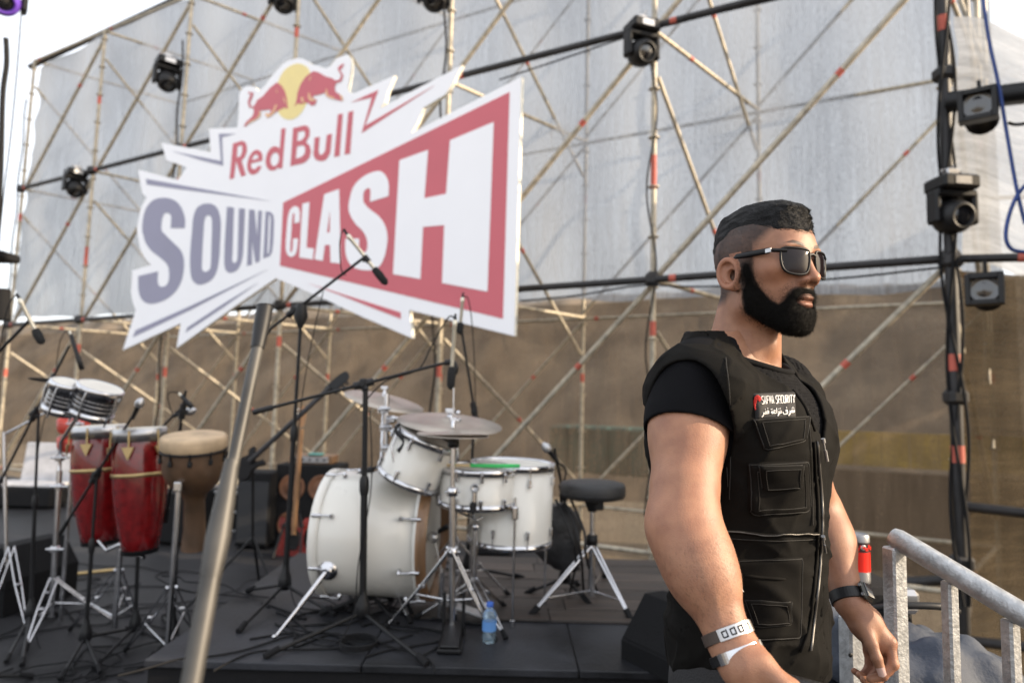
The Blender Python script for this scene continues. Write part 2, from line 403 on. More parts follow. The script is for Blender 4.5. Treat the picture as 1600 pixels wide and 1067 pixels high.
net('shade_net', upper, 180, 40, NM, 'tall grey white shade net hung over the scaffold above the stage', 15.6, 5.4)
def lower(u, v):
    t = 20.0 + (-3.3 - 20.0) * u; z = -1.2 + 4.08 * v
    return wall(t, 2.58 + .04 * math.sin(u * 60 + v * 4) + .05 * math.sin(u * 17) + .012 * math.sin(u * 300), z)
NM2 = net_mat('lower_net', (.145, .112, .082), .68, .55)
net('shade_net', lower, 160, 12, NM2, 'thin brown see-through net hung below the white net', 16.3, 3.6)
# side wall nets on the right, going back from the corner post
def side(u, v):
    p = wall(-2.66, .1, 0) + Vector((.93, .36, 0)) * (u * 5.5)
    return Vector((p.x + .03 * math.sin(v * 9 + u * 4), p.y + .07 * math.sin(u * 9 + v * 3) + .03 * math.sin(v * 21), 2.62 + 2.1 * v + .04 * math.sin(u * 30)))
net('shade_net', side, 60, 20, net_mat('side_net', (.5, .52, .55), .84, .3, vert=False), 'white net sheet behind the spotlights on the far right side', 5.5, 2.1)
def side2(u, v):
    p = wall(-2.66, .14, 0) + Vector((.93, .36, 0)) * (u * 5.5)
    return Vector((p.x + .02 * math.sin(v * 15), p.y + .08 * math.sin(u * 11 + v * 2) + .03 * math.sin(v * 33 + u * 5) + .012 * math.sin(v * 77 - u * 9) + .008 * math.sin(u * 120), -1.25 + 3.85 * v))
net('shade_net', side2, 70, 40, net_mat('side_brown_net', (.085, .066, .043), .82, .3, vert=False), 'brown glittering net sheet to the right of the corner post', 5.5, 3.8)
# an unseen black screen, added right of the stage to shade the instruments
wg = thing('added_shade_screen', (4.3, 3.0, -1.3), 'tall black screen added out of view right of the stage to shade the instruments', 'added shade screen')
for y_ in (1.75, 3.3, 4.8):
    MB().tube([(4.3, y_, -1.3), (4.3, y_, 4.6)], .025, 8).build('post', M['darktube'], wg)
for z_ in (1.2, 4.6): MB().tube([(4.3, 1.7, z_), (4.3, 4.85, z_)], .025, 8).build('rail', M['darktube'], wg)
vs = [(4.27 + .02 * math.sin(i * 1.7 + j), 1.75 + 3.05 * i / 20, -1.25 + 5.85 * j / 10) for j in range(11) for i in range(21)]
MB().add(vs, [(j * 21 + i, j * 21 + i + 1, j * 21 + i + 22, j * 21 + i + 21) for j in range(10) for i in range(20)], True).build('scrim', M['blackmatte'], wg)
# dark top hem pole, carried by the frame
MB().tube([wall(12.35, .06, 7.70), wall(4.0, 1.44, 9.36)], .05, 8).build('top_pole', M['darktube'], scaf)

# the things seen dimly through the lower net
a = wall(-5.5, 8.0, 0); b = wall(-.1, 8.0, 0)
ym = mat('yellow_sheet', (.48, .33, .07), .7, var=.25, scale=2)
mb = MB()
n = 12
pts = [a + (b - a) * (i / n) + Vector((0, 0, .52 + .0 * i)) for i in range(n + 1)]
for i in range(n):
    p, q = pts[i], pts[i + 1]
    mb.box((p + q) / 2 + Vector((0, 0, .25)), ((q - p).length - .01, .12, .62 - .0), rot=Matrix.Rotation(math.atan2((b - a).y, (b - a).x), 3, 'Z'))
solo(mb, 'road_barrier', ym, 'long yellow barrier dimly seen through the net right of the man', 'barrier')
lw = MB()
lw.box(wall(-2.4, 7.6, -.45), (6.4, .3, 1.7), rot=Matrix.Rotation(math.atan2(WD.y, WD.x), 3, 'Z'))
solo(lw, 'low_wall', mat('low_wall', (.1, .075, .05), .9, var=.2, scale=1), 'dull brown low wall under the yellow barrier behind the net', 'wall')
tm = mat('green_tarp', (.03, .1, .085), .6, var=.4, scale=2)
tp = MB()
for i in range(9):
    tp.box(wall(.35 + i * .42, 6.6, .58), (.41, 1.2, .9), rot=Matrix.Rotation(math.atan2(WD.y, WD.x) + .0, 3, 'Z'), bev=.05)
solo(tp, 'covered_pallets', tm, 'dark green covered stack dimly seen through the net behind the drum throne', 'pallet stack')
# ================================================================== the bow-tie sign
SO = -.42
def Q(reg, pts):
    ox, oy, s = {1: (180, 180, 5.335), 2: (180, 360, 5.335), 3: (340, 70, 5.335), 4: (540, 90, 4.64), 5: (420, 270, 6.277), 6: (420, 380, 5.93), 7: (600, 300, 4.446)}[reg]
    return [(ox + x / s, oy + y / s) for x, y in pts]
def SP(pts, off=0.0): return [wall_hit(x, y, SO - off) for x, y in pts]
sc_ = wall_hit(500, 330, SO)
sign = thing('event_sign', (sc_.x, sc_.y, 2.0), 'big white bow-tie sign with red and purple lettering hung on the scaffold', 'sign')
board = (Q(1, [(385, 230), (795, 308), (780, 112), (1000, 105)]) + cr(Q(3, [(165, 685), (175, 560), (180, 420), (205, 370), (255, 345), (310, 355), (340, 385), (385, 350), (440, 275), (500, 210), (560, 150), (640, 118), (710, 118), (760, 145), (790, 165), (850, 180), (900, 195), (940, 175), (985, 120), (1040, 95), (1080, 85), (1110, 130), (1110, 200), (1095, 300), (1085, 370), (1110, 405), (1150, 400)]), 3)
         + Q(4, [(355, 130), (305, 245), (285, 325), (245, 372), (480, 245), (845, 55), (800, 140), (780, 185), (720, 270), (565, 365), (520, 470), (475, 548), (1275, 140)])
         + Q(7, [(905, 1000), (175, 820), (195, 1015)]) + Q(6, [(850, 675), (520, 520), (290, 420), (65, 325)])
         + Q(2, [(1000, 630), (510, 980), (545, 775), (62, 998), (170, 665), (145, 600), (130, 520), (140, 335)]) + cr(Q(2, [(300, 287), (260, 250), (215, 170), (190, 60)]) + Q(1, [(180, 950), (195, 860), (215, 770), (260, 685)]), 3)
         + Q(1, [(225, 650), (190, 460), (215, 460), (520, 540), (560, 490), (595, 435), (425, 375)]))
MB().plate([SP(board)], -WN, .05).build('board', M['signwhite'], sign)
e_ = MB(); bp = SP(board); n = len(bp)
for i in range(n):
    a, b = bp[i], bp[(i + 1) % n]
    e_.add([a + WN * .002 + (a - a), b + WN * .002, b + WN * .048, a + WN * .048], [(0, 1, 2, 3)])
# the cut edge of the foam board, a hair outside the face
cc = Vector((sum(p.x for p in bp), sum(p.y for p in bp), sum(p.z for p in bp))) / n
e2 = MB()
for i in range(n):
    a, b = bp[i], bp[(i + 1) % n]; d = (b - a).normalized(); o_ = d.cross(WN).normalized() * .0015
    q = [a + WN * .003, b + WN * .003, b + WN * .047, a + WN * .047]
    e2.add([p + o_ for p in q] , [(0, 1, 2, 3)])
e2.build('cut_edge', M['signcore'], sign)
def letter(loops, m, name='letter', off=.004, th=.0035):
    MB().plate([SP(l, off) for l in loops], -WN, th).build(name, M[m], sign)
S1 = cr(Q(1, [(578, 942), (580, 870), (560, 795), (520, 730), (465, 698), (400, 688), (330, 700), (280, 740), (245, 800), (225, 900), (226, 980)]) + Q(2, [(232, 30), (250, 100), (300, 170), (370, 225), (420, 270), (445, 320), (447, 400), (430, 450), (400, 468), (370, 465), (352, 430), (355, 340)]), 3)
S2 = Q(2, [(190, 380)]) + cr(Q(2, [(190, 480), (205, 550), (240, 595), (290, 612), (360, 600), (430, 570), (500, 510), (550, 420), (570, 320), (568, 230), (540, 160), (480, 100), (420, 40)]) + Q(1, [(385, 960), (384, 900), (390, 860), (405, 825), (425, 815), (450, 822), (465, 850), (460, 942)]), 3)
letter([S1 + S2], 'signpurple')
letter([cr(Q(1, [(640, 960), (645, 880), (665, 800), (700, 755), (765, 735), (825, 750), (860, 800), (877, 880), (877, 960)]) + Q(2, [(872, 100), (865, 230), (840, 350), (790, 420), (710, 453), (660, 435), (630, 380), (622, 250), (630, 100)]), 3, True),
        cr(Q(1, [(735, 960), (738, 900), (750, 850), (770, 835), (795, 845), (805, 880), (805, 960)]) + Q(2, [(800, 150), (795, 290), (780, 330), (750, 345), (725, 330), (720, 280), (728, 100)]), 3, True)], 'signpurple')
letter([Q(1, [(930, 763), (988, 770)]) + cr(Q(2, [(975, 200), (972, 240), (980, 265), (995, 270), (1012, 255), (1018, 220)]), 3) + Q(1, [(1030, 775), (1080, 780)]) + cr(Q(2, [(1068, 100), (1060, 220), (1030, 310), (990, 345), (950, 353), (920, 330), (908, 270), (912, 100)]), 3)], 'signpurple')
letter([Q(1, [(1115, 785), (1160, 790)]) + Q(2, [(1180, 60)]) + Q(1, [(1192, 795), (1222, 797)]) + Q(2, [(1203, 255), (1168, 272), (1137, 80), (1138, 283), (1097, 297)])], 'signpurple')
letter([Q(1, [(1252, 803), (1290, 805), (1315, 830), (1322, 880)]) + Q(2, [(1315, 100), (1305, 180), (1285, 215), (1232, 235)]), Q(1, [(1278, 830), (1290, 835), (1295, 870)]) + Q(2, [(1285, 150), (1278, 190), (1265, 197)])], 'signpurple')
for pl in (Q(1, [(253, 530), (800, 628), (1290, 716), (860, 660), (480, 610), (262, 578)]), Q(1, [(470, 300), (880, 382), (862, 155), (1000, 155), (888, 185), (898, 422), (720, 378)]),
           Q(2, [(145, 890), (168, 832), (600, 640), (1270, 325), (640, 655)]), Q(2, [(585, 850), (600, 808), (900, 610), (1190, 435), (900, 640)])):
    letter([pl], 'signpurple', 'stripe')
for pl in (Q(4, [(40, 325), (237, 235), (140, 495), (640, 205), (115, 548), (190, 290)]), Q(6, [(360, 370), (1220, 640), (1222, 700), (960, 600), (660, 480)])):
    letter([pl], 'signred', 'stripe')
letter([Q(5, [(140, 293)]) + Q(4, [(1188, 250)]) + Q(7, [(825, 880)]) + Q(5, [(108, 910)])], 'signred', 'red_field')
def wl(loops): letter(loops, 'signwhite', 'letter', .008, .0035)
wl([cr(Q(5, [(300, 485), (303, 400), (293, 350), (262, 328), (225, 343), (200, 385), (185, 450), (172, 600), (165, 730), (178, 795), (215, 825), (255, 805), (275, 750), (286, 645)]), 3) + cr(Q(5, [(238, 645), (233, 745), (220, 778), (208, 770), (210, 700), (220, 560), (230, 420), (243, 398), (252, 415), (248, 495)]), 3)])
wl([Q(5, [(330, 305), (397, 287), (368, 735), (440, 742), (430, 850), (298, 830)])])
wl([Q(5, [(543, 212), (688, 160), (705, 890), (605, 880), (600, 708), (548, 708), (528, 863), (448, 848)]), Q(5, [(600, 360), (598, 585), (568, 585)])])
wl([cr(Q(4, [(310, 1005), (312, 920), (295, 865), (260, 828), (220, 825), (150, 850), (90, 895), (50, 950), (28, 1030)]) + Q(5, [(782, 350), (800, 420), (850, 500), (910, 560), (950, 620), (967, 690), (962, 750), (940, 780), (905, 775), (885, 740), (885, 645)]), 3)
    + cr(Q(5, [(750, 650), (750, 760), (770, 850), (820, 920), (900, 950), (1000, 955), (1080, 920), (1130, 830), (1158, 700), (1160, 600), (1130, 500), (1070, 420), (980, 350), (930, 290), (925, 230), (935, 180), (965, 155), (995, 165), (992, 285)]), 3)])
wl([Q(4, [(390, 745), (597, 670), (570, 1020), (728, 988), (757, 600), (1073, 468)]) + Q(7, [(718, 692), (403, 632), (418, 230), (270, 243), (252, 605), (62, 570)])])
rl_ = lambda loops: letter(loops, 'signred')
rl_([Q(1, [(980, 237), (1055, 213), (1085, 228), (1096, 265), (1094, 310), (1078, 350), (1052, 380), (1087, 500), (1048, 513), (1012, 400), (1005, 388), (988, 525), (952, 535)]), Q(1, [(1018, 262), (1045, 250), (1058, 262), (1056, 310), (1040, 345), (1012, 352)])])
rl_([cr(Q(1, [(1225, 365), (1222, 320), (1190, 290), (1150, 300), (1115, 350), (1098, 420), (1110, 475), (1145, 497), (1190, 475), (1218, 425)]), 3) + Q(1, [(1185, 425), (1170, 450), (1145, 450), (1130, 430), (1132, 402), (1224, 380)]), Q(1, [(1138, 375), (1150, 340), (1175, 325), (1192, 345), (1190, 362)])])
el = [(475 + 36 * math.cos(a) + 6 * math.sin(a), 955 - 57 * math.sin(a)) for a in [2 * math.pi * k / 16 for k in range(16)]]
rl_([Q(3, [(530, 700), (565, 695), (537, 1030), (505, 1033), (500, 1020)]) + cr(Q(3, [(480, 1045), (430, 1045), (402, 1000), (402, 940), (425, 880), (465, 848), (500, 852), (516, 872)]), 3), Q(3, el)])
rl_([Q(3, [(628, 695), (725, 672), (752, 680), (767, 710), (764, 760), (735, 812), (765, 840), (777, 890), (765, 940), (735, 975), (700, 992), (605, 1012)]), Q(3, [(668, 730), (715, 718), (728, 730), (726, 765), (700, 795), (662, 805)]), Q(3, [(660, 848), (710, 838), (728, 855), (728, 900), (700, 935), (650, 950)])])
rl_([Q(3, [(808, 775), (850, 768)]) + cr(Q(3, [(840, 880), (850, 915), (875, 912), (895, 880)]), 3) + Q(3, [(910, 752), (952, 742)]) + cr(Q(3, [(938, 900), (905, 955), (860, 970), (815, 955), (797, 915)]), 3)])
rl_([Q(3, [(1002, 583), (1042, 572), (1015, 928), (970, 937)])]); rl_([Q(3, [(1088, 562), (1130, 550), (1102, 908), (1057, 916)])])
letter([cr(Q(3, [(680, 158), (735, 180), (765, 220), (775, 290), (770, 380), (750, 460), (720, 530), (670, 595), (610, 625), (555, 615), (515, 580), (490, 520), (485, 440), (490, 350), (520, 270), (560, 210), (620, 170)]), 3, True)], 'signyellow', 'emblem_sun')
LB = Q(3, [(492, 315), (530, 340), (560, 390), (575, 450), (583, 535), (560, 522), (500, 550), (470, 570), (450, 590), (415, 610), (395, 590), (400, 570), (430, 575), (445, 555), (430, 540), (390, 545), (350, 550), (345, 590), (320, 620), (270, 640), (235, 680), (215, 680), (240, 640), (285, 600), (300, 570), (298, 530), (262, 522), (250, 480), (262, 440), (278, 412), (253, 408), (255, 395), (296, 400), (292, 425), (268, 480), (275, 513), (300, 515), (330, 460), (375, 430), (440, 355)])
RB_ = Q(3, [(795, 220), (840, 230), (900, 265), (950, 278), (985, 300), (1015, 290), (1030, 255), (1000, 205), (1010, 180), (1050, 155), (1040, 190), (1018, 210), (1045, 255), (1030, 305), (985, 322), (975, 350), (978, 390), (1010, 410), (1035, 430), (1040, 468), (1010, 465), (980, 455), (930, 445), (905, 430), (895, 400), (850, 415), (800, 425), (790, 440), (825, 460), (810, 500), (780, 508), (760, 490), (735, 480), (700, 495), (660, 490), (640, 515), (655, 470), (665, 400), (690, 330), (730, 270)])
letter([LB], 'signred', 'emblem_bull', .008); letter([RB_], 'signred', 'emblem_bull', .008)
for pts in ([(348, 552), (343, 588), (318, 617), (268, 638), (228, 678), (262, 652), (312, 628), (352, 600), (358, 560)], [(400, 572), (398, 590), (415, 608), (450, 588), (470, 568), (495, 500), (480, 500), (455, 560), (440, 578)],
            [(905, 360), (898, 400), (908, 428), (935, 444), (985, 456), (960, 436), (922, 424)], [(758, 390), (752, 440), (770, 470), (800, 468), (822, 462), (800, 452), (778, 440)],
            [(690, 440), (700, 480), (725, 478), (712, 462), (716, 440)], [(1010, 412), (1038, 430), (1042, 466), (1028, 462), (1026, 438)], [(545, 430), (552, 470), (570, 500), (560, 455)], [(770, 270), (782, 262), (768, 295), (758, 305)], [(488, 380), (494, 372), (496, 400), (490, 402)]):
    MB().plate([SP(Q(3, pts), .011)], -WN, .002).build('emblem_flame', M['signgold'], sign)
# hangers that carry the sign on the scaffold's dark pipes
for x, y in ((300, 300), (560, 200), (700, 200), (470, 440), (640, 470)):
    p = wall_hit(x, y, SO + .055); MB().tube([p, wall_hit(x, y, 0)], .012, 6).build('hanger', M['darktube'], sign)
# ================================================================== stands and microphones
def V(*a): return Vector(a)
def mic_stand(base, top, label, boom=None, feet=None, group='microphone stands', clamp='box', lr=.011, ur=.008, chrome=False, legl=.33, hubz=.0):
    """base: point on the floor under the post; top: top of the post; boom: (tail, head) points"""
    base = Vector(base); top = Vector(top)
    s = thing('microphone_stand', base, label, 'microphone stand', group)
    bm, pm = M['black'], M['blackplastic']
    if chrome: bm = M['chrome']
    if feet is None:
        a0 = random.uniform(0, 2); feet = [base + V(math.cos(a0 + k * 2.094) * legl, math.sin(a0 + k * 2.094) * legl, 0) for k in range(3)]
    hub = base + V(0, 0, .10 + hubz); ax = (top - hub).normalized()
    MB().lathe(hub - V(0, 0, .035), (0, 0, 1), [(0, .022), (.02, .034), (.06, .03), (.10, .016), (.12, .014)], 14).build('hub', pm, s)
    for f in feet:
        f = Vector(f); d = (hub - f).normalized()
        l = MB().tube([f + V(0, 0, .012) , hub + V(0, 0, -.01)], .0085, 8).build('leg', bm, s)
        MB().tube([f + V(0, 0, .011) - d * .012, f + V(0, 0, .014) + d * .05], .0135, 8).build('rubber_foot', M['blackmatte'], l)
    mid = hub + (top - hub) * .55
    MB().tube([hub, mid], lr, 10).build('lower_tube', bm, s)
    MB().tube([mid - ax * .03, mid - ax * .01, mid + ax * .03, mid + ax * .05], [lr + .002, lr + .006, lr + .006, lr + .001], 10).build('clutch', pm, s)
    MB().tube([mid + ax * .04, top], ur, 10).build('upper_tube', bm, s)
    if boom:
        a, b = Vector(boom[0]), Vector(boom[1]); d = (b - a).normalized()
        c = a + d * max(0, min((b - a).length, (top - a).dot(d)))
        MB().tube([a, b], .0075, 10).build('boom', bm, s)
        MB().tube([a - d * .015, a + d * .07], .0125, 10).build('boom_cap', pm, s)
        m = MB().tube([c - d * .045, c + d * .045], .018, 10); m.box(c, (.035, .03, .05), bev=.006); m.tube([c + V(0, -.035, 0), c + V(0, .035, 0)], .013, 10)
        m.tube([top, c], ur + .004, 8)
        m.build('boom_clamp', pm, s)
    return s
def mic(tail, head, label, kind='pencil', group=None):
    """tail: cable end, head: capsule end"""
    tail = Vector(tail); head = Vector(head); L_ = (head - tail).length; ax = (head - tail).normalized()
    t = thing('microphone', tail, label, 'microphone', group)
    if kind == 'pencil':
        MB().lathe(tail, ax, [(0, .008), (.004, .0115), (.028, .0115), (.03, .0095), (L_ * .75, .0095), (L_ * .76, .008)], 12).build('body', M['silver'], t)
        MB().lathe(tail, ax, [(L_ * .68, .012), (L_ * .70, .018), (L_ * .8, .021), (L_ * .95, .019), (L_, .009), (L_ + .003, .001)], 14).build('windscreen', M['foam'], t)
        MB().lathe(tail, ax, [(-.03, .005), (-.005, .008), (.001, .008)], 8).build('cable_plug', M['blackplastic'], t)
    elif kind == 'dark':
        MB().lathe(tail, ax, [(0, .008), (.01, .012), (L_ * .6, .0125), (L_ * .7, .015), (L_, .015), (L_ + .003, .005)], 12).build('body', M['blackplastic'], t)
        MB().lathe(tail, ax, [(-.02, .007), (.012, .009)], 8).build('cable_plug', M['silver'], t)
    else:
        MB().lathe(tail, ax, [(0, .009), (.01, .011), (L_ * .55, .014), (L_ * .6, .019)], 12).build('body', M['blackplastic'], t)
        MB().lathe(tail, ax, [(L_ * .58, .019), (L_ * .7, .025), (L_ * .86, .023), (L_, .008)], 14).build('grille', M['steel'], t)
    return t
def mic_clip(s, p, ax, d):
    MB().tube([p - d * .03, p], .009, 8).tube([p - ax * .018, p + ax * .018], .0145, 10).build('mic_clip', M['blackplastic'], s)
cable_m = mat('cable_rubber', (.006, .006, .007), .7, spec=.25)
def cable(pts, label, r=.003, group=None, k=6, name='cable'):
    mb = MB().tube(cr3(pts, k), r, 6)
    return solo(mb, name, cable_m, label, 'cable', group)
def fz(x, y, z=0): return floor_at(x, y, z)

# centre stand on the riser with the long boom
b = fz(565, 990, RZ); Yb = b.y
sB = mic_stand(b, at(571, 610, Yb), 'black boom stand in the middle, its long boom pointing right over the drums', (at(400, 643, Yb - .12), at(695, 567, Yb + .12)),
               [fz(417, 1028, RZ), fz(664, 1040, RZ), fz(548, 930, RZ)], lr=.0155, ur=.012)
h = at(695, 567, Yb + .12)
MB().tube(cr3([h, h + V(.035, 0, .004), h + V(.052, .0, -.022), h + V(.045, 0, -.05)], 4), .014, 8).build('swivel', M['blackplastic'], sB)
mic(at(711, 500, Yb + .13), at(704, 608, Yb + .1), 'silver pencil microphone hanging upright from the long boom above the cymbals')
cable([at(560, 640, Yb), at(600, 597, Yb + .03), at(652, 578, Yb + .1), at(672, 545, Yb + .13), at(690, 512, Yb + .13), at(703, 494, Yb + .13), at(711, 499, Yb + .13)], 'black cable looping up from the long boom to the silver microphone', .0035)
cable([at(578, 640, Yb - .02), at(580, 760, Yb - .02), at(560, 880, Yb - .03), at(552, 960, Yb - .05), fz(520, 1010, RZ) + V(0, 0, .006), fz(470, 1000, RZ) + V(0, 0, .006), fz(440, 985, RZ) + V(0, 0, .006)], 'thin cable hanging down the centre boom stand to the riser', .003)
# tall stand left of the bass drum, boom up to the overhead microphone
b = fz(443, 942, RZ); Yc = b.y
sC = mic_stand(b, at(470, 500, Yc), 'tall black stand left of the bass drum, boom raised in front of the sign', (at(405, 527, Yc + .05), at(572, 400, Yc - .1)),
               [fz(374, 988, RZ), fz(388, 925, RZ), fz(520, 962, RZ)], lr=.013, ur=.009)
MB().tube([at(469, 512, Yc - .02), at(470, 495, Yc - .02), at(471, 476, Yc - .02)], [.012, .036, .026], 14).build('counterweight', M['blackplastic'], sC)
t0, t1 = at(543, 367, Yc - .12), at(604, 444, Yc - .12)
mic(t0, t1, 'silver pencil microphone with black foam in front of the red sign lettering')
mic_clip(sC, at(573, 405, Yc - .12), (t1 - t0).normalized(), V(.7, 0, .3))
cable([t0, at(537, 358, Yc - .12), at(531, 378, Yc - .12), at(533, 420, Yc - .1), at(540, 430, Yc - .1)], 'thin cable loop at the tail of the raised silver microphone', .003)
cable([at(505, 455, Yc - .05), at(490, 520, Yc - .04), at(475, 600, Yc - .03), at(466, 680, Yc - .02), at(455, 800, Yc - .02), at(452, 900, Yc - .02), fz(470, 960, RZ) + V(0, 0, .006), fz(530, 975, RZ) + V(0, 0, .006)], 'thin cable hanging from the raised boom down its tall stand', .003)
# stand behind the cymbals
b = V(*at(738, 640, 3.95)); b.z = RZ
Yd = 3.95
sD = mic_stand(b, at(741, 640, Yd), 'dark stand rising behind the cymbals', (at(747, 680, Yd), at(722, 520, Yd - .05)), lr=.013)
mic(at(723, 465, Yd - .06), at(718, 522, Yd - .06), 'short silver microphone standing upright before the sign\'s lower red border')
cable([at(723, 465, Yd - .06), at(731, 466, Yd - .06), at(737, 500, Yd - .04), at(741, 560, Yd - .02), at(743, 640, Yd - .02)], 'thin cable beside the short upright silver microphone', .003)
# low stand before the bass drum
b = fz(612, 945, RZ); Ye = b.y
mic_stand(b, at(614, 876, Ye), 'low black stand in front of the bass drum with slanting boom', (at(524, 915, Ye - .1), at(692, 827, Ye + .12)), legl=.2, lr=.014)
mic(at(678, 834, Ye + .1), at(700, 822, Ye + .14), 'small dark microphone at the low boom\'s end by the bass drum', 'dark')
# stand carrying the boom across the bass drum front
b = fz(578, 958, RZ); Yf = b.y + .02
mic_stand(b, at(577, 752, Yf), 'black stand just behind the centre stand, short boom rising to the tom', (at(507, 769, Yf - .05), at(664, 693, Yf + .15)), legl=.22, lr=.013)
mic(at(655, 697, Yf + .12), at(684, 688, Yf + .18), 'small dark microphone aimed at the rack tom', 'dark')
# left cluster on the stage floor
def lstand(base, topx, tail, head, label, feet=None, Yo=0, hd=-.05, td=.05, **k):
    b = fz(*base); Y = b.y
    return mic_stand(b, at(*topx, Y), label, (at(*tail, Y + td), at(*head, Y + hd)), [fz(*q) for q in feet] if feet else None, **k), Y
s1, Y1 = lstand((45, 985), (60, 650), (-6, 765), (108, 540), 'leftmost full stand, boom slanting up past the bongos', [(10, 1035), (34, 1040), (90, 962)])
mic(at(110, 522, Y1 - .05), at(128, 577, Y1 - .05), 'black microphone above the dark cymbal at left', 'dark')
cable([at(109, 524, Y1 - .05), at(102, 518, Y1 - .05), at(92, 540, Y1 - .04), at(84, 600, Y1 - .02), at(60, 700, Y1), at(50, 850, Y1 - .02), fz(60, 1010) + V(0, 0, .006), fz(120, 1030) + V(0, 0, .006)], 'thin cable falling from the black microphone above the dark cymbal', .003)
s2, Y2 = lstand((131, 1022), (151, 745), (95, 831), (213, 640), 'stand in front of the farther conga, boom rising right', [(95, 1062), (156, 1052), (205, 985)])
mic(at(206, 655, Y2 - .05), at(222, 622, Y2 - .05), 'stage microphone with steel grille over the congas', 'vocal')
s3, Y3 = lstand((209, 1004), (221, 712), (119, 802), (278, 642), 'stand before the nearer conga, boom rising towards the djembe', [(148, 1045), (262, 1010), (235, 965)])
mic(at(270, 650, Y3 - .05), at(306, 640, Y3 - .05), 'stage microphone with steel grille over the nearer conga\'s right edge', 'vocal')
cable([at(270, 650, Y3 - .05), at(262, 620, Y3 - .04), at(270, 612, Y3 - .04), at(290, 622, Y3 - .02), at(283, 660, Y3)], 'curled cable at the microphone beside the djembe head', .0035)
s4, Y4 = lstand((268, 1012), (283, 640), (259, 812), (290, 610), 'upright black stand at the djembe\'s left, boom folded down along it', [(232, 1035), (320, 1020), (255, 965)], lr=.014)
mic(at(283, 618, Y4 - .05), at(300, 636, Y4 - .05), 'small dark microphone on the folded stand beside the djembe head', 'dark')
b0 = V(*at(-50, 700, 3.3)); b0.z = 0
mic_stand(b0, at(-46, 590, 3.3), 'stand mostly past the left edge, only its boom head in view', (at(-90, 640, 3.3), at(46, 500, 3.25)))
mic(at(30, 467, 3.25), at(66, 537, 3.25), 'silver pencil microphone with black foam at the far left edge')
cable([at(31, 468, 3.25), at(24, 462, 3.25), at(12, 480, 3.25), at(4, 515, 3.25), at(0, 540, 3.26), at(-20, 560, 3.27)], 'thin cable loop behind the far left silver microphone', .003)

# foreground pole, out of focus, close to the camera
pb = at(300, 1100, .60); pt = at(414, 480, .74)
d = (pt - pb).normalized(); flr = pb - d * ((pb.z - .02) / d.z)
fs_ = thing('microphone_stand', (flr.x, flr.y, 0), 'blurred grey stand pole close to the camera crossing the left half', 'microphone stand', 'microphone stands')
pm_ = at(345, 815, .655)
greym = mat('worn_grey_tube', (.05, .048, .045), .45, .35, var=.3, scale=20)
MB().tube([flr + d * .1, pm_], .0088, 14).build('lower_tube', greym, fs_)
MB().tube([pm_ - d * .05, pm_ - d * .015, pm_ + d * .02, pm_ + d * .06], [.0092, .0110, .0092, .0066], 14).build('clutch', greym, fs_)
MB().tube([pm_, pt - d * .05], .0060, 12).build('upper_tube', greym, fs_)
MB().tube([pt - d * .05, pt - d * .02, pt], [.0070, .0088, .0088], 12).build('top_thread', M['blackplastic'], fs_)
MB().lathe((flr.x, flr.y, 0), (0, 0, 1), [(0, .13), (.02, .13), (.03, .11), (.05, .02), (.10, .016)], 28).build('round_base', M['black'], fs_)

# ================================================================== drums
def drum(name, c, ax, r, ln, label, nl=8, shell='whitesh', hoopm='chrome', head='drumhead', cat='drum', bh=True, long_lug=False, hoopw=.03, claw=False):
    """c: centre of the drum; ax: towards its batter head"""
    c = Vector(c); ax = Vector(ax).normalized()
    t = thing(name, c, label, cat, None); h = ln / 2
    MB().lathe(c, ax, [(-h, r), (h, r), (h, r - .008), (-h, r - .008), (-h, r)], 48).build('shell', M[shell], t)
    for sgn, nm in ((1, 'batter_head'), (-1, 'bottom_head')):
        MB().lathe(c, ax * sgn, [(h + .004, r - .004), (h + .009, r - .014), (h + .007, .001)], 48).build(nm, M[head], t)
        ho = MB().lathe(c, ax * sgn, [(h - .012, r + .002), (h - .012, r + .009), (h + hoopw - .016, r + .010), (h + hoopw - .012, r + .004), (h + .004, r + .003), (h - .012, r + .002)], 48)
        ho.build('hoop', M[hoopm], t)
    u = ax.orthogonal().normalized(); w = ax.cross(u)
    for k in range(nl):
        a = 2 * math.pi * (k + .5) / nl; o = u * math.cos(a) + w * math.sin(a)
        m = MB()
        if claw:
            for sg in (-1, 1):
                m = MB()
                m.tube([c + ax * sg * (h + .02) + o * (r + .012), c + ax * sg * (h - .07) + o * (r + .022)], .0045, 6)
                m.lathe(c + ax * sg * (h - .07) + o * (r + .001), o, [(0, .012), (.012, .012), (.026, .006), (.03, .001)], 8)
                m.tube([c + ax * sg * (h - .02) + o * (r + .013), c + ax * sg * (h + .022) + o * (r + .014)], .009, 6)
                m.build('claw', M['chrome'], t)
            continue
        else:
            zs = (h * .6, -h * .6) if not long_lug else (0,)
            for z in zs:
                m = MB()
                m.box(c + ax * z + o * (r + .009), (.016, .016, .016), rot=Matrix((o.cross(ax), o, ax)).transposed(), bev=.003)
                m.box(c + ax * (z + (.018 if z >= 0 else -.018)) + o * (r + .010), (.014, .014, .03), rot=Matrix((o.cross(ax), o, ax)).transposed(), bev=.004)
                sg = 1 if z >= 0 else -1; m.tube([c + ax * sg * (h + .012) + o * (r + .011), c + ax * sg * (h * .55) + o * (r + .013)], .0028, 6)
                m.build('lug', M['chrome'], t)
    return t
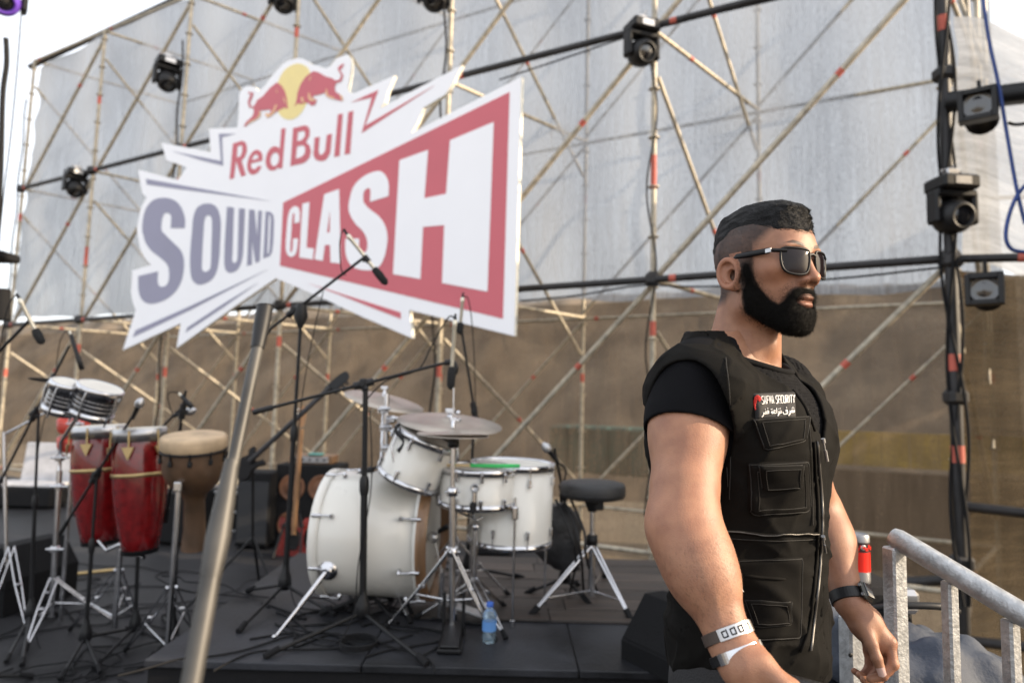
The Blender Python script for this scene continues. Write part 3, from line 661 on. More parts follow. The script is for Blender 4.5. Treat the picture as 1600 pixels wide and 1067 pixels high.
def chrome_tripod(t, hub, feet, name='leg', rr=.0045, spread=.016, blade=True):
    """double-braced chrome legs: two rods side by side joined at the foot, with a stay to the post"""
    hub = Vector(hub)
    for f in feet:
        f = Vector(f); d = (f - hub); sd = d.cross(V(0, 0, 1)).normalized() * spread
        p = f + V(0, 0, .014); k = hub + d * .45
        m = MB()
        m.tube([hub + sd, k + sd * 1.05, p + sd * .15], rr, 6); m.tube([hub - sd, k - sd * 1.05, p - sd * .15], rr, 6)
        m.box(k, (.03, .03, .012), bev=.003)
        low = V(hub.x, hub.y, f.z + .16)
        m.tube([low, hub + d * .55], rr, 6)
        l = m.build(name, M['chrome'], t)
        e = d.normalized()
        MB().tube([p - e * .03, p + e * .012], [.011, .013], 8).build('rubber_foot', M['blackmatte'], l)
# bass drum
Yk = 3.42
bc = at(598, 800, Yk); bax = V(math.cos(R_(5)), -math.sin(R_(5)), 0)
bc.z = RZ + .365
bd = drum('bass_drum', bc, bax, .292, .46, 'big white bass drum lying on its side with chrome lugs', 8, claw=True, hoopm='whitesh', hoopw=.045)
for c_, a0 in ((-.17, -1), (-.17, 1)):
    yv = bax.cross(V(0, 0, 1)) * a0
    p = bc + bax * c_ + (yv * .88 + V(0, 0, -.42)) * .30
    m = MB().lathe(p, (yv + V(0, 0, -.3)), [(-.01, .045), (.008, .045), (.014, .03), (.03, .022)], 20)
    q = V(*(p + yv * .22 - bax * .14)); q.z = RZ + .006
    m.tube([p + yv * .02, p + (q - p) * .55], .011, 8); m.tube([p + (q - p) * .5, q], .007, 8); m.ball(q + V(0, 0, .006), .011, 8)
    m.build('spur', M['chrome'], bd)
MB().lathe(bc, bax, [(.232, .303), (.282, .303), (.282, .294), (.232, .294)], 48).build('wood_hoop', M['wood'], bd)
# rack tom, tilted to the player on the right
Yt = 3.2
tc_ = at(652, 716, Yt)
drum('rack_tom', tc_, V(.38, -.1, .92), .142, .2, 'small white rack tom tilted to the right above the bass drum', 6)
rt = thing('tom_holder', (bc.x, bc.y, bc.z + .3), 'chrome double tom holder on top of the bass drum', 'drum hardware')
m = MB(); p0 = at(602, 742, Yt + .15)
m.tube([V(p0.x, p0.y, bc.z + .28), at(604, 615, Yt + .15)], .013, 10)
m.build('post', M['chrome'], rt)
MB().tube([at(603, 668, Yt + .15), at(640, 690, Yt + .05)], .010, 8).build('arm', M['chrome'], rt)
m = MB()
for (x, y) in ((603, 668), (604, 700), (600, 640), (612, 655)):
    m.box(at(x, y, Yt + .14), (.045, .04, .035), bev=.008); m.tube([at(x - 9, y, Yt + .12), at(x + 10, y - 2, Yt + .12)], .007, 8)
    m.tube([at(x - 9, y - 6, Yt + .12), at(x - 9, y + 6, Yt + .12)], .003, 6)
m.build('clamp', M['chrome'], rt)
m = MB()
for dx in (-6, 4): m.tube([at(628 + dx, 672, Yt - .1), at(618 + dx, 700, Yt - .11), at(622 + dx, 722, Yt - .11)], .006, 6)
m.build('rim_mount', M['chrome'], rt)
MB().tube(cr3([at(625, 662, Yt - .1), at(618, 672, Yt - .11), at(632, 690, Yt - .12), at(622, 705, Yt - .12)], 4), .010, 8).build('drum_mic', M['blackplastic'], rt)
# a chrome stand post running in front of the bass drum
cs = thing('cymbal_stand', fz(590, 938, RZ), 'chrome cymbal stand in front of the bass drum holding the left cymbal', 'cymbal stand', 'cymbal stands')
pc = fz(590, 938, RZ); Yq = pc.y
MB().tube([pc + V(0, 0, .05), at(596, 720, Yq)], .0125, 10).tube([at(596, 720, Yq), at(601, 612, Yq + .1)], .010, 10).build('post', M['chrome'], cs)
chrome_tripod(cs, pc + V(0, 0, .30), [fz(548, 958, RZ), fz(640, 975, RZ), fz(600, 905, RZ)])
for yy in (844, 742): MB().box(at(591.5, yy, Yq), (.035, .035, .045), bev=.006).tube([at(582, yy, Yq - .01), at(600, yy, Yq - .01)], .005, 6).build('clamp', M['chrome'], cs)
def cymbal(parent, c, r, nrm, mm='cymbal', name='cymbal', bell=.16):
    c = Vector(c); prof = [(-.012 * r / .2, r), (-.011 * r / .2 + .0015, r), (-.004, r * .6), (.002, r * .25), (.010, r * .17), (.018, r * .08), (.020, .004)]
    return MB().lathe(c, nrm, prof, 48).build(name, M[mm], parent)
cymbal(cs, at(601, 624, Yq + .1), .215, V(.22, -.16, .97))
m = MB().lathe(at(601, 619, Yq + .1), (0, 0, 1), [(.0, .012), (.012, .014), (.02, .006), (.04, .005)], 10)
m.box(at(601, 606, Yq + .1), (.04, .012, .018), bev=.004); m.build('wing_nut', M['chrome'], cs)
# ride on its own stand behind the hats
rc = at(703, 657, 3.3)
rd = thing('cymbal_stand', (rc.x + .02, 3.55, RZ), 'ride cymbal stand behind the hi-hats with the widest cymbal', 'cymbal stand', 'cymbal stands')
cymbal(rd, rc, .252, V(.08, -.16, .97))
MB().tube([V(rc.x + .02, 3.55, RZ + .05), V(rc.x + .02, 3.55, rc.z - .1)], .0125, 10).tube([V(rc.x + .02, 3.55, rc.z - .12), rc + V(0, 0, .03)], .008, 8).build('post', M['chrome'], rd)
chrome_tripod(rd, V(rc.x + .02, 3.55, RZ + .33), [V(rc.x - .25, 3.65, RZ), V(rc.x + .3, 3.7, RZ), V(rc.x + .06, 3.22, RZ)])
MB().box(rc + V(0, 0, .045), (.05, .014, .025), bev=.005).lathe(rc + V(0, 0, .015), (0, 0, 1), [(0, .016), (.01, .016), (.016, .006)], 10).build('wing_nut', M['chrome'], rd)
# hi-hat
hb = fz(706, 998, RZ); Yh = hb.y
hh = thing('hihat_stand', hb, 'chrome hi-hat stand with paired cymbals and black pedal in front of the snare', 'hi-hat')
MB().tube([hb + V(0, 0, .03), at(707, 760, Yh)], .0145, 12).tube([at(707, 765, Yh), at(708, 695, Yh)], .011, 12).build('post', M['chrome'], hh)
MB().tube([at(708, 700, Yh), at(709, 606, Yh)], .0035, 8).build('pull_rod', M['chrome'], hh)
cymbal(hh, at(708, 676, Yh), .158, V(.03, -.05, 1), name='top_cymbal'); 
lo = MB().lathe(at(708, 683, Yh), V(.03, -.05, -1), [(-.010, .158), (-.0085, .158), (-.003, .1), (.004, .04), (.014, .02), (.016, .004)], 40).build('bottom_cymbal', M['cymbal'], hh)
MB().lathe(at(708, 700, Yh), (0, 0, 1), [(0, .012), (.004, .024), (.03, .026), (.045, .012), (.055, .006)], 14).build('cymbal_seat', M['blackplastic'], hh)
m = MB().lathe(at(708, 668, Yh), (0, 0, 1), [(.0, .01), (.03, .01), (.034, .004)], 10); m.box(at(711, 656, Yh), (.05, .012, .02), bev=.005); m.ball(at(716, 645, Yh), .012, 8); m.build('clutch', M['chrome'], hh)
for yy in (768, 862): m = MB().lathe(at(707, yy, Yh), (0, 0, 1), [(-.02, .015), (-.018, .024), (.018, .024), (.02, .015)], 12).tube([at(695, yy, Yh), at(719, yy, Yh)], .006, 6); m.build('height_clamp', M['chrome'], hh)
chrome_tripod(hh, at(706, 855, Yh), [fz(602, 986, RZ), fz(772, 1002, RZ), fz(722, 930, RZ)], spread=.020, rr=.0055)
m = MB(); pf = fz(707, 1000, RZ)
m.box(pf + V(0, -.04, .012), (.10, .27, .016), bev=.004)
for sx in (-.042, .042): m.box(pf + V(sx, .02, .10), (.014, .03, .19), bev=.004)
m.build('base_plate', M['black'], hh)
m = MB().box(pf + V(0, -.06, .045), (.075, .22, .012), rot=Matrix.Rotation(.16, 3, 'X'), bev=.004); m.build('pedal_board', M['blackplastic'], hh)
# snare on its stand
sn = at(745, 758, 3.26)
drum('snare_drum', sn, V(.02, -.04, 1), .178, .15, 'white snare drum with chrome hoops and a small round badge', 10)
bdg = bpy.data.objects['snare_drum']
MB().lathe(sn + V(-.0, -.183, .01), V(0, -1, 0), [(0, .02), (.004, .02), (.004, .012), (.002, .012), (.002, .001)], 20).build('badge', M['steel'], bdg)
MB().box(sn + V(0, -.188, -.035), (.02, .018, .06), bev=.004).build('strainer', M['chrome'], bdg)
ss = thing('snare_stand', (sn.x, sn.y, RZ), 'chrome basket stand under the snare drum', 'drum stand')
m = MB()
for k in range(3):
    a = .5 + k * 2.094; o = V(math.cos(a), math.sin(a), 0)
    m.tube([sn + V(0, 0, -.16), sn + o * .15 + V(0, 0, -.12), sn + o * .19 + V(0, 0, -.095)], .007, 6)
m.build('basket', M['chrome'], ss)
for k in range(3):
    a = .5 + k * 2.094; o = V(math.cos(a), math.sin(a), 0)
    MB().box(sn + o * .19 + V(0, 0, -.075), (.03, .03, .05), bev=.008).build('rubber_grip', M['blackplastic'], ss)
MB().tube([sn + V(0, 0, -.17), V(sn.x, sn.y, RZ + .12)], .013, 10).ball(sn + V(0, 0, -.19), .022, 10).build('post', M['chrome'], ss)
chrome_tripod(ss, V(sn.x, sn.y, RZ + .20), [V(sn.x - .26, sn.y + .02, RZ), V(sn.x + .15, sn.y - .22, RZ), V(sn.x + .14, sn.y + .24, RZ)])
# sticks on the snare
dm = mat('stick_green', (.03, .42, .1), .4)
ds = thing('drumstick', sn + V(0, 0, .1), 'drumstick with a green half resting on the snare drum', 'drumstick')
p0, p1, p2 = at(668, 716, 3.17), at(735, 719, 3.18), at(812, 729, 3.21)
for p in (p0, p1, p2): p.z = sn.z + .098
MB().tube([p0, p0 + (p1 - p0) * .06, p1], [.004, .006, .0075], 8).build('bare_end', mat('stick_wood', (.6, .45, .25), .5), ds)
MB().tube([p1, p2], [.009, .010], 8).build('green_grip', dm, ds)
# floor tom
ft = at(799, 784, 3.42)
fto = drum('floor_tom', ft, V(.02, -.03, 1), .202, .36, 'deep white floor tom right of the snare', 8)
for k in range(3):
    a = .6 + k * 2.094; o = V(math.cos(a), math.sin(a), 0); p = ft + o * .218
    MB().tube([p + V(0, 0, .05), V(p.x, p.y, RZ + .02)], .0055, 8).box(p + V(0, 0, -.02), (.03, .03, .06), bev=.006).tube([V(p.x, p.y, RZ + .002), V(p.x, p.y, RZ + .03)], .012, 8).build('leg', M['chrome'], fto)
# microphone at the floor tom
b = V(*at(885, 760, 3.75)); b.z = RZ
mic_stand(b, at(876, 770, 3.75), 'small stand right of the floor tom holding a silver headed microphone', (at(892, 830, 3.8), at(866, 700, 3.7)), legl=.2)
mic(at(872, 722, 3.7), at(848, 692, 3.68), 'silver headed microphone aimed over the floor tom', 'vocal')
cable([at(872, 722, 3.7), at(884, 735, 3.7), at(880, 770, 3.7), at(896, 830, 3.7), fz(905, 900, RZ) + V(0, 0, .03)], 'cable hanging from the floor tom microphone', .005)
# throne
tb = fz(924, 946, RZ); Yth = tb.y
th = thing('drum_throne', tb, 'round black padded drum throne on chrome tripod legs', 'drum throne')
sc0 = at(926, 765, Yth)
MB().lathe(sc0, (0, 0, 1), [(-.042, .02), (-.046, .13), (-.038, .16), (-.02, .168), (.02, .168), (.036, .16), (.044, .13), (.047, .02), (.047, .001)], 44).build('seat', mat('seat_vinyl', (.02, .02, .021), .5, bump=.12, bscale=90), th)
MB().lathe(sc0, (0, 0, 1), [(-.024, .1680), (-.020, .1705), (-.016, .1680)], 44).build('seat_piping', M['blackplastic'], th)
MB().tube([sc0 + V(0, 0, -.11), sc0 + V(0, 0, -.04)], [.022, .05], 12).box(sc0 + V(.03, -.02, -.075), (.05, .02, .05), bev=.006).build('seat_bracket', M['blackplastic'], th)
MB().tube([sc0 + V(0, 0, -.10), tb + V(0, 0, .30)], .0125, 12).tube([tb + V(0, 0, .05), tb + V(0, 0, .36)], .018, 12).build('post', M['chrome'], th)
MB().lathe(tb + V(0, 0, .30), (0, 0, 1), [(0, .019), (.002, .028), (.05, .028), (.052, .019)], 12).build('collar', M['black'], th)
for fx, fy in ((832, 962), (984, 968), (945, 905)):
    f = fz(fx, fy, RZ); hub = tb + V(0, 0, .31); d = f - hub; sd = d.cross(V(0, 0, 1)).normalized() * .013
    m = MB().tube([hub + sd, f + V(0, 0, .014) + sd * .4], .0065, 6).tube([hub - sd, f + V(0, 0, .014) - sd * .4], .0065, 6)
    m.tube([tb + V(0, 0, .075), hub + d * .76], .005, 6)
    l = m.build('leg', M['chrome'], th)
    MB().tube([f + V(0, 0, .012) - d.normalized() * .04, f + V(0, 0, .012) + d.normalized() * .015], .016, 8).build('rubber_foot', M['blackmatte'], l)
# water bottle
wb = fz(764, 1003, RZ)
bt = thing('water_bottle', wb, 'small clear water bottle with blue cap beside the hi-hat leg', 'bottle')
wmn = mat('bottle_plastic', (.55, .75, .9), .08, trans=.85, var=.02)
MB().lathe(wb, (0, 0, 1), [(0, .022), (.003, .028), (.03, .0295), (.035, .027), (.06, .0295), (.065, .027), (.09, .0295), (.11, .0295), (.125, .024), (.14, .013), (.150, .013)], 20).build('body', wmn, bt)
MB().lathe(wb + V(0, 0, .148), (0, 0, 1), [(0, .015), (.016, .015), (.018, .012), (.018, .001)], 16).build('cap', mat('cap_blue', (.02, .1, .45), .4), bt)
MB().lathe(wb, (0, 0, 1), [(.05, .0302), (.09, .0302)], 20).build('label', mat('bottle_label', (.1, .25, .55), .5), bt)
# kick pedal between bass drum and snare
kp = thing('kick_pedal', (bc.x + .33, bc.y - .1, RZ), 'dark bass drum pedal at the batter head', 'drum pedal')
q = V(bc.x + .42, bc.y - .14, RZ)
MB().box(q + V(0, 0, .008), (.28, .1, .012), rot=Matrix.Rotation(R_(-17), 3, 'Z'), bev=.003).build('base_plate', M['black'], kp)
MB().box(q + V(0.02, 0, .05), (.25, .07, .012), rot=Matrix.Rotation(R_(-17), 3, 'Z') @ Matrix.Rotation(.2, 3, 'Y'), bev=.003).build('foot_board', M['steel'], kp)
MB().tube([q + V(-.11, -.02, .02), q + V(-.11, -.02, .22)], .009, 8).tube([q + V(-.11, .07, .02), q + V(-.11, .07, .22)], .009, 8).tube([q + V(-.11, -.02, .21), q + V(-.11, .07, .21)], .008, 8).build('frame', M['chrome'], kp)
MB().tube([q + V(-.11, .025, .21), q + V(-.15, .03, .36)], .005, 6).ball(q + V(-.155, .03, .37), .028, 10).build('beater', M['steel'], kp)

# ================================================================== percussion on the left
def conga(px0, px1, ytop, ybot, Y, label, flip=1):
    ct = at((px0 + px1) / 2, ytop, Y); cb = at((px0 + px1) / 2, ybot, Y); H = (ct - cb).length; ct = V(ct.x, ct.y, ct.z)
    r = (px1 - px0) / 2 / FPX * Y; ax = (cb - ct).normalized()
    t = thing('conga_drum', cb, label, 'conga drum', 'congas')
    prof = [(0.0, .86), (.08, .93), (.2, .99), (.34, 1.0), (.5, .97), (.7, .87), (.88, .72), (1.0, .63)]
    MB().lathe(ct, ax, [(a * H, b_ * r) for a, b_ in prof] + [(H, .55 * r), (H * .9, .6 * r)], 40).build('shell', M['congared'], t)
    MB().lathe(ct, ax, [(H * .36 - .010, r * 1.002), (H * .36 - .009, r * 1.022), (H * .36 + .010, r * 1.022), (H * .36 + .011, r * 1.0)], 40).build('brass_band', M['brass'], t)
    MB().lathe(ct, ax, [(.06, r * .95), (.062, r * .99), (-.004, r * .98), (-.012, r * .90)], 40).build('rim', M['steel'], t)
    MB().lathe(ct, ax, [(.03, r * .975), (.0, r * .97), (-.016, r * .92), (-.018, .001)], 40).build('skin', M['drumhead'], t)
    u = ax.cross(V(0, 1, 0)).normalized(); w = ax.cross(u)
    for k in range(6):
        a = 2 * math.pi * (k + .4) / 6; o = u * math.cos(a) + w * math.sin(a)
        m = MB().tube([ct + ax * .0 + o * r * 1.0, ct + ax * .1 + o * r * 1.04], .005, 6)
        q0 = ct + ax * .09 + o * r * 1.015; s_ = ax.cross(o)
        m.add([q0 + s_ * .032 + o * .004, q0 - s_ * .032 + o * .004, q0 + ax * .07 + o * .012, q0 + s_ * .032 + o * .016, q0 - s_ * .032 + o * .016, q0 + ax * .07 + o * .018], [(0, 1, 2), (3, 5, 4), (0, 3, 4, 1), (1, 4, 5, 2), (2, 5, 3, 0)])
        m.build('side_plate', M['brass'], t)
    MB().lathe(cb - ax * .02, ax, [(0, .66 * r), (.025, .64 * r), (.03, .5 * r)], 30).build('rubber_ring', M['black'], t)
    return t, ct, cb, r
c2, ct2, cb2, r2 = conga(117, 196, 668, 848, 4.15, 'deep red conga with brass fittings, the farther one beside the bongos')
c1, ct1, cb1, r1 = conga(180, 258, 672, 862, 3.95, 'deep red conga with brass fittings, the nearer one before the djembe')
# flower pattern flecks worn into the lacquer come from the material; the stand that carries both congas:
cst = thing('conga_stand', (cb1.x - .1, 4.0, 0), 'chrome double stand carrying the two red congas', 'drum stand')
p = at(188, 850, 3.98)
MB().tube([p + V(0, 0, -.03), V(p.x, p.y, .1)], .016, 12).build('post', M['chrome'], cst)
MB().tube([cb2 + V(-.05, -.06, .1), cb2 + V(.1, -.1, -.02), p, cb1 + V(.05, -.05, -.02)], .012, 8).build('cradle', M['chrome'], cst)
chrome_tripod(cst, V(p.x, p.y, .42), [fz(110, 985), fz(222, 990), fz(200, 950)], spread=.02, rr=.006)
# djembe
Yj = 3.66; jt = at(303, 684, Yj); jb = at(303 - 8, 850, Yj)
dj = thing('djembe', jb, 'brown djembe with a natural skin top on a chrome stand', 'djembe')
rj = 46 / FPX * Yj; jax = V(0.0, -.16, .99).normalized(); H = .60
MB().lathe(jt, -jax, [(.0, rj), (.1, rj * 1.0), (.17, rj * .99), (.22, rj * .88), (.27, rj * .62), (.30, rj * .40), (.34, rj * .33), (.5, rj * .36), (H - .03, rj * .42), (H, rj * .44)], 40).build('shell', M['djembe'], dj)
MB().lathe(jt, -jax, [(.055, rj * 1.02), (.05, rj * 1.045), (.0, rj * 1.045), (-.012, rj * 1.0), (-.015, rj * .93), (-.012, .001)], 40).build('skin', M['skinhead'], dj)
MB().lathe(jt, -jax, [(.056, rj * 1.01), (.056, rj * 1.065), (.066, rj * 1.065), (.066, rj * 1.01)], 40).build('hoop', M['black'], dj)
u = jax.cross(V(0, 1, 0)).normalized(); w = jax.cross(u)
for k in range(10):
    a = 2 * math.pi * k / 10; o = u * math.cos(a) + w * math.sin(a); q0 = jt - jax * .07 + o * rj * 1.03
    MB().tube([q0 + jax * .02, q0 - jax * .05], .005, 6).box(q0 - jax * .035, (.02, .02, .028), bev=.004).build('tension_bolt', M['black'], dj)
MB().lathe(jt, -jax, [(.15, rj * .972), (.155, rj * .985), (.16, rj * .95)], 40).build('band', M['black'], dj)
djs = thing('djembe_stand', (jt.x - .08, Yj - .1, 0), 'chrome folding stand under the djembe', 'drum stand')
q = V(*at(279, 760, Yj - .12))
MB().tube([q, V(q.x, q.y, .1)], .014, 10).build('post', M['chrome'], djs)
m = MB().tube([q, q + V(.04, .06, .04), V(jt.x - .1, Yj - .05, q.z + .02)], .009, 8); m.box(q, (.04, .04, .05), bev=.006); m.build('holder', M['chrome'], djs)
chrome_tripod(djs, V(q.x, q.y, .45), [fz(196, 1018), fz(300, 985), fz(262, 960)], spread=.022, rr=.006)
# bongos
bgs = thing('bongo_drums', at(93, 712, 3.6), 'pair of tilted bongos with chrome rims and black shells', 'bongos')
for (x, y, r, tilt) in ((100, 622, .088, -.28), (149, 628, .112, -.28)):
    c0 = at(x, y, 3.6); ax = V(.34, -.10, .93).normalized(); H = .155
    c0 = c0 + ax * H * .5
    MB().lathe(c0, -ax, [(.015, r * .95), (H * .5, r * .93), (H, r * .84)], 36).build('shell', mat('bongo_shell', (.02, .02, .024), .18, coat=.8, var=.4, scale=30, stretch=(1, 1, 6)) if x == 100 else bpy.data.materials['bongo_shell'], bgs)
    MB().lathe(c0, -ax, [(.032, r * .98), (.034, r * 1.03), (-.004, r * 1.03), (-.012, r * .98), (-.006, r * .93)], 36).build('rim', M['chrome'], bgs)
    MB().lathe(c0, -ax, [(-.008, r * .95), (-.009, .001)], 36).build('skin', M['drumhead'], bgs)
    MB().lathe(c0, -ax, [(H - .03, r * .90), (H - .03, r * .97), (H + .004, r * .94), (H + .006, r * .86)], 36).build('bottom_ring', M['chrome'], bgs)
    u = ax.cross(V(0, 1, 0)).normalized(); w = ax.cross(u)
    for k in range(5):
        a = 2 * math.pi * (k + .3) / 5; o = u * math.cos(a) + w * math.sin(a)
        MB().tube([c0 + o * r * 1.04 - ax * .01, c0 + o * r * 1.1 - ax * .05, c0 + o * r * 1.02 - ax * (H - .03), c0 + o * r * .95 - ax * (H + .02)], .0055, 6).build('tension_rod', M['chrome'], bgs)
    for k in range(3):
        MB().lathe(c0, -ax, [(H * (.35 + .14 * k), r * .935), (H * (.35 + .14 * k) + .003, r * .95), (H * (.35 + .14 * k) + .006, r * .93)], 30).build('groove_band', M['steel'], bgs)
bst = thing('bongo_stand', fz(78, 985), 'chrome tripod stand under the bongos', 'drum stand')
bq = fz(78, 985); Yg = bq.y
MB().tube([V(bq.x, bq.y, .08), at(93, 735, Yg)], .016, 12).tube([at(92, 740, Yg), at(95, 690, Yg + .03), at(118, 655, 3.58)], .011, 10).build('post', M['chrome'], bst)
for (x, y) in ((93, 715), (93, 760), (118, 662), (86, 858)): MB().box(at(x, y, Yg), (.05, .04, .04), bev=.008).tube([at(x - 14, y, Yg - .02), at(x + 14, y, Yg - .02)], .007, 8).build('clamp', M['chrome'], bst)
chrome_tripod(bst, at(82, 935, Yg) + V(0, 0, .12), [fz(40, 1016), fz(180, 975), fz(60, 950)], spread=.022, rr=.006)
# dark small cymbal beyond the bongos, on an arm
dc = thing('cymbal_stand', fz(25, 960), 'small dark cymbal on a slim chrome stand beyond the bongos', 'cymbal stand', 'cymbal stands')
pq = fz(8, 960)
MB().tube([V(pq.x, pq.y, .08), at(6, 675, pq.y)], .012, 10).tube([at(4, 680, pq.y), at(80, 640, pq.y), at(82, 592, pq.y)], .007, 8).build('post', M['chrome'], dc)
MB().lathe(at(82, 594, pq.y), V(.04, .13, 1), [(-.008, .135), (-.006, .135), (.002, .05), (.014, .02), (.018, .003)], 36).build('cymbal', M['darktube'], dc)
MB().lathe(at(82, 590, pq.y), V(0, 0, 1), [(0, .012), (.02, .012), (.03, .004)], 10).build('wing_nut', M['blackplastic'], dc)
chrome_tripod(dc, V(pq.x, pq.y, .42), [fz(-30, 985), fz(42, 990), fz(16, 930)])
# red hand drum behind the bongos
rq = at(117, 690, 4.35)
rdm = thing('hand_drum', rq, 'shallow red hand drum half hidden behind the bongos', 'drum')
for k, yy in enumerate((700, 672)):
    MB().lathe(at(115, yy, 4.35), V(.1, -.3, 1), [(0, .085), (.02, .09), (.07, .09), (.075, .08), (.075, .001)], 24).build('red_shell', mat('red_shell', (.5, .05, .03), .4) if k == 0 else bpy.data.materials['red_shell'], rdm)
MB().tube([at(115, 702, 4.35), V(rq.x, rq.y, 0.01)], .012, 8).build('post', M['chrome'], rdm)

# ================================================================== amps, guitars, cases, monitors
def cab(name, px0, px1, ytop, ybot, label, face, ang=0.0, dep=.4, cones=None, grille=None, cat='amplifier'):
    Y = floor_at((px0 + px1) / 2, ybot).y; a = at(px0, ybot, Y); b = at(px1, ybot, Y); h = at((px0 + px1) / 2, ytop, Y).z
    c = (a + b) / 2; w = b.x - a.x
    t = thing(name, (c.x, c.y + dep / 2, 0), label, cat, None, ang)
    MB().box((0, 0, h / 2 + .012), (w, dep, h - .024), bev=.012).build('cabinet', M['blackmatte'], t, world=False)
    for sx in (-1, 1):
        for sy in (-1, 1): MB().lathe((sx * w * .4, sy * dep * .35, 0), (0, 0, 1), [(0, .02), (.014, .022)], 10).build('rubber_foot', M['blackplastic'], t, world=False)
    if grille: MB().box((0, -dep / 2 - .004, h * .48), (w * .9, .008, h * .8), bev=.003).build('grille', M[grille], t, world=False)
    if cones:
        for sx in (-1, 1):
            for k in range(2):
                p = (sx * w * .23, -dep / 2 - .003, h * (.27 + .45 * k))
                MB().lathe(p, (0, -1, 0), [(0, .125), (.006, .125), (.008, .112), (.003, .105), (.001, .06), (.012, .045), (.016, .001)], 28).build('speaker_cone', M['cone'], t, world=False)
    for sx in (-1, 1): MB().box((sx * (w / 2 + .003), 0, h * .7), (.008, .12, .04), bev=.003).build('handle', M['blackplastic'], t, world=False)
    return t, c, h
M['cone'] = mat('speaker_cone', (.16, .07, .035), .6, var=.3)
M['greygrille'] = mat('grey_grille', (.022, .023, .026), .7, bump=.6, bscale=300)
M['carpet'] = mat('dark_carpet', (.006, .0062, .007), .95, spec=.2, bump=.5, bscale=200)
ca, cca, hca = cab('bass_cabinet', 424, 524, 726, 855, 'black speaker cabinet with four brown cones behind the bass guitar', None, 0, .4, cones=True)
cb_, ccb, hcb = cab('guitar_amp', 366, 420, 738, 858, 'black amplifier with grey grille behind the foreground pole', None, -.08, .35, grille='greygrille')
am = thing('amp_head', (cca.x, cca.y + .2, hca), 'small wooden boxed amp head lying on the speaker cabinet', 'amplifier')
MB().box((cca.x, cca.y + .2, hca + .045), (.42, .26, .085), bev=.008).build('case', M['wood'], am)
MB().box((cca.x, cca.y + .066, hca + .045), (.36, .006, .06), bev=.002).build('panel', M['steel'], am)
for k in range(5): MB().lathe((cca.x - .14 + .07 * k, cca.y + .062, hca + .045), (0, -1, 0), [(0, .012), (.012, .010), (.012, .001)], 10).build('knob', M['blackplastic'], am)
cp = solo(MB().box((cca.x + .05, cca.y + .1, hca + .098), (.14, .1, .02), bev=.006), 'folded_cloth', mat('teal_cloth', (.12, .3, .27), .9), 'small folded teal cloth on the amp head', 'cloth')
# electric bass standing before the cabinet
Yu = cca.y - .35
gb = at(452, 880, Yu)
gt = thing('bass_guitar', gb, 'red bass guitar standing upright with its pale wooden neck', 'guitar')
def outline(c, pts, s, th, u, v, n, mb=None):
    P = [c + u * (x * s) + v * (y * s) for x, y in cr(pts, 4, True)]
    return (mb or MB()).plate([P], n, th)
u_, v_, n_ = V(1, 0, .0), V(.04, .05, 1).normalized(), V(.25, -.97, 0).normalized()
gp = [(-.5, -.1), (-.62, -.6), (-.4, -1.0), (0, -1.1), (.45, -1.0), (.62, -.6), (.42, -.2), (.45, .2), (.62, .62), (.4, .7), (.2, .35), (-.1, .3), (-.3, .55), (-.55, .75), (-.62, .4), (-.42, .15)]
gc = at(458, 838, Yu)
outline(gc, gp, .23, .045, u_, v_, n_).build('body', mat('guitar_red', (.16, .014, .010), .2, coat=.9, var=.2), gt)
outline(gc + n_ * .004, [(-.2, -.5), (-.3, -.2), (-.2, .25), (.15, .3), (.3, .1), (.28, -.4), (.05, -.6)], .20, .004, u_, v_, n_).build('pickguard', M['black'], gt)
nk = at(472, 652, Yu)
MB().tube([gc + v_ * .02 + n_ * .012, gc + (nk - gc) * .9 + n_ * .012], .022, 8, flat=(.5, u_)).build('neck', mat('pale_neck', (.26, .14, .065), .4, var=.1), gt)
outline(nk, [(-.12, -.4), (-.16, .1), (-.1, .5), (.14, .45), (.17, 0), (.1, -.4)], .2, .02, u_, v_, n_).build('headstock', bpy.data.materials['pale_neck'], gt)
m = MB()
for k in range(4): m.lathe(nk + v_ * (-.03 + .035 * k) - u_ * .03, -u_, [(0, .004), (.02, .004), (.022, .010), (.03, .010)], 8)
m.build('tuning_pegs', M['steel'], gt)
for k in range(2): MB().box(gc + v_ * (-.1 + .11 * k) + n_ * .01, (.1, .012, .025), bev=.004).build('pickup', M['blackplastic'], gt)
gs = thing('guitar_stand', V(gb.x, gb.y, 0), 'low black tubular stand holding the red bass guitar', 'guitar stand')
MB().tube([V(gc.x - .12, Yu - .16, .01), V(gc.x - .08, Yu - .02, .28), V(gc.x, Yu + .12, .4), V(gc.x + .08, Yu - .02, .28), V(gc.x + .12, Yu - .16, .01)], .010, 8).tube([V(gc.x, Yu + .12, .4), V(gc.x, Yu + .3, .01)], .010, 8).tube([V(gc.x, Yu + .1, .35), V(gc.x + .01, Yu + .08, .9)], .010, 8).build('frame', M['black'], gs)
MB().tube([V(gc.x - .08, Yu - .06, .27), V(gc.x - .08, Yu + .08, .26)], .014, 8).tube([V(gc.x + .08, Yu - .06, .27), V(gc.x + .08, Yu + .08, .26)], .014, 8).build('cradle', M['foam'], gs)
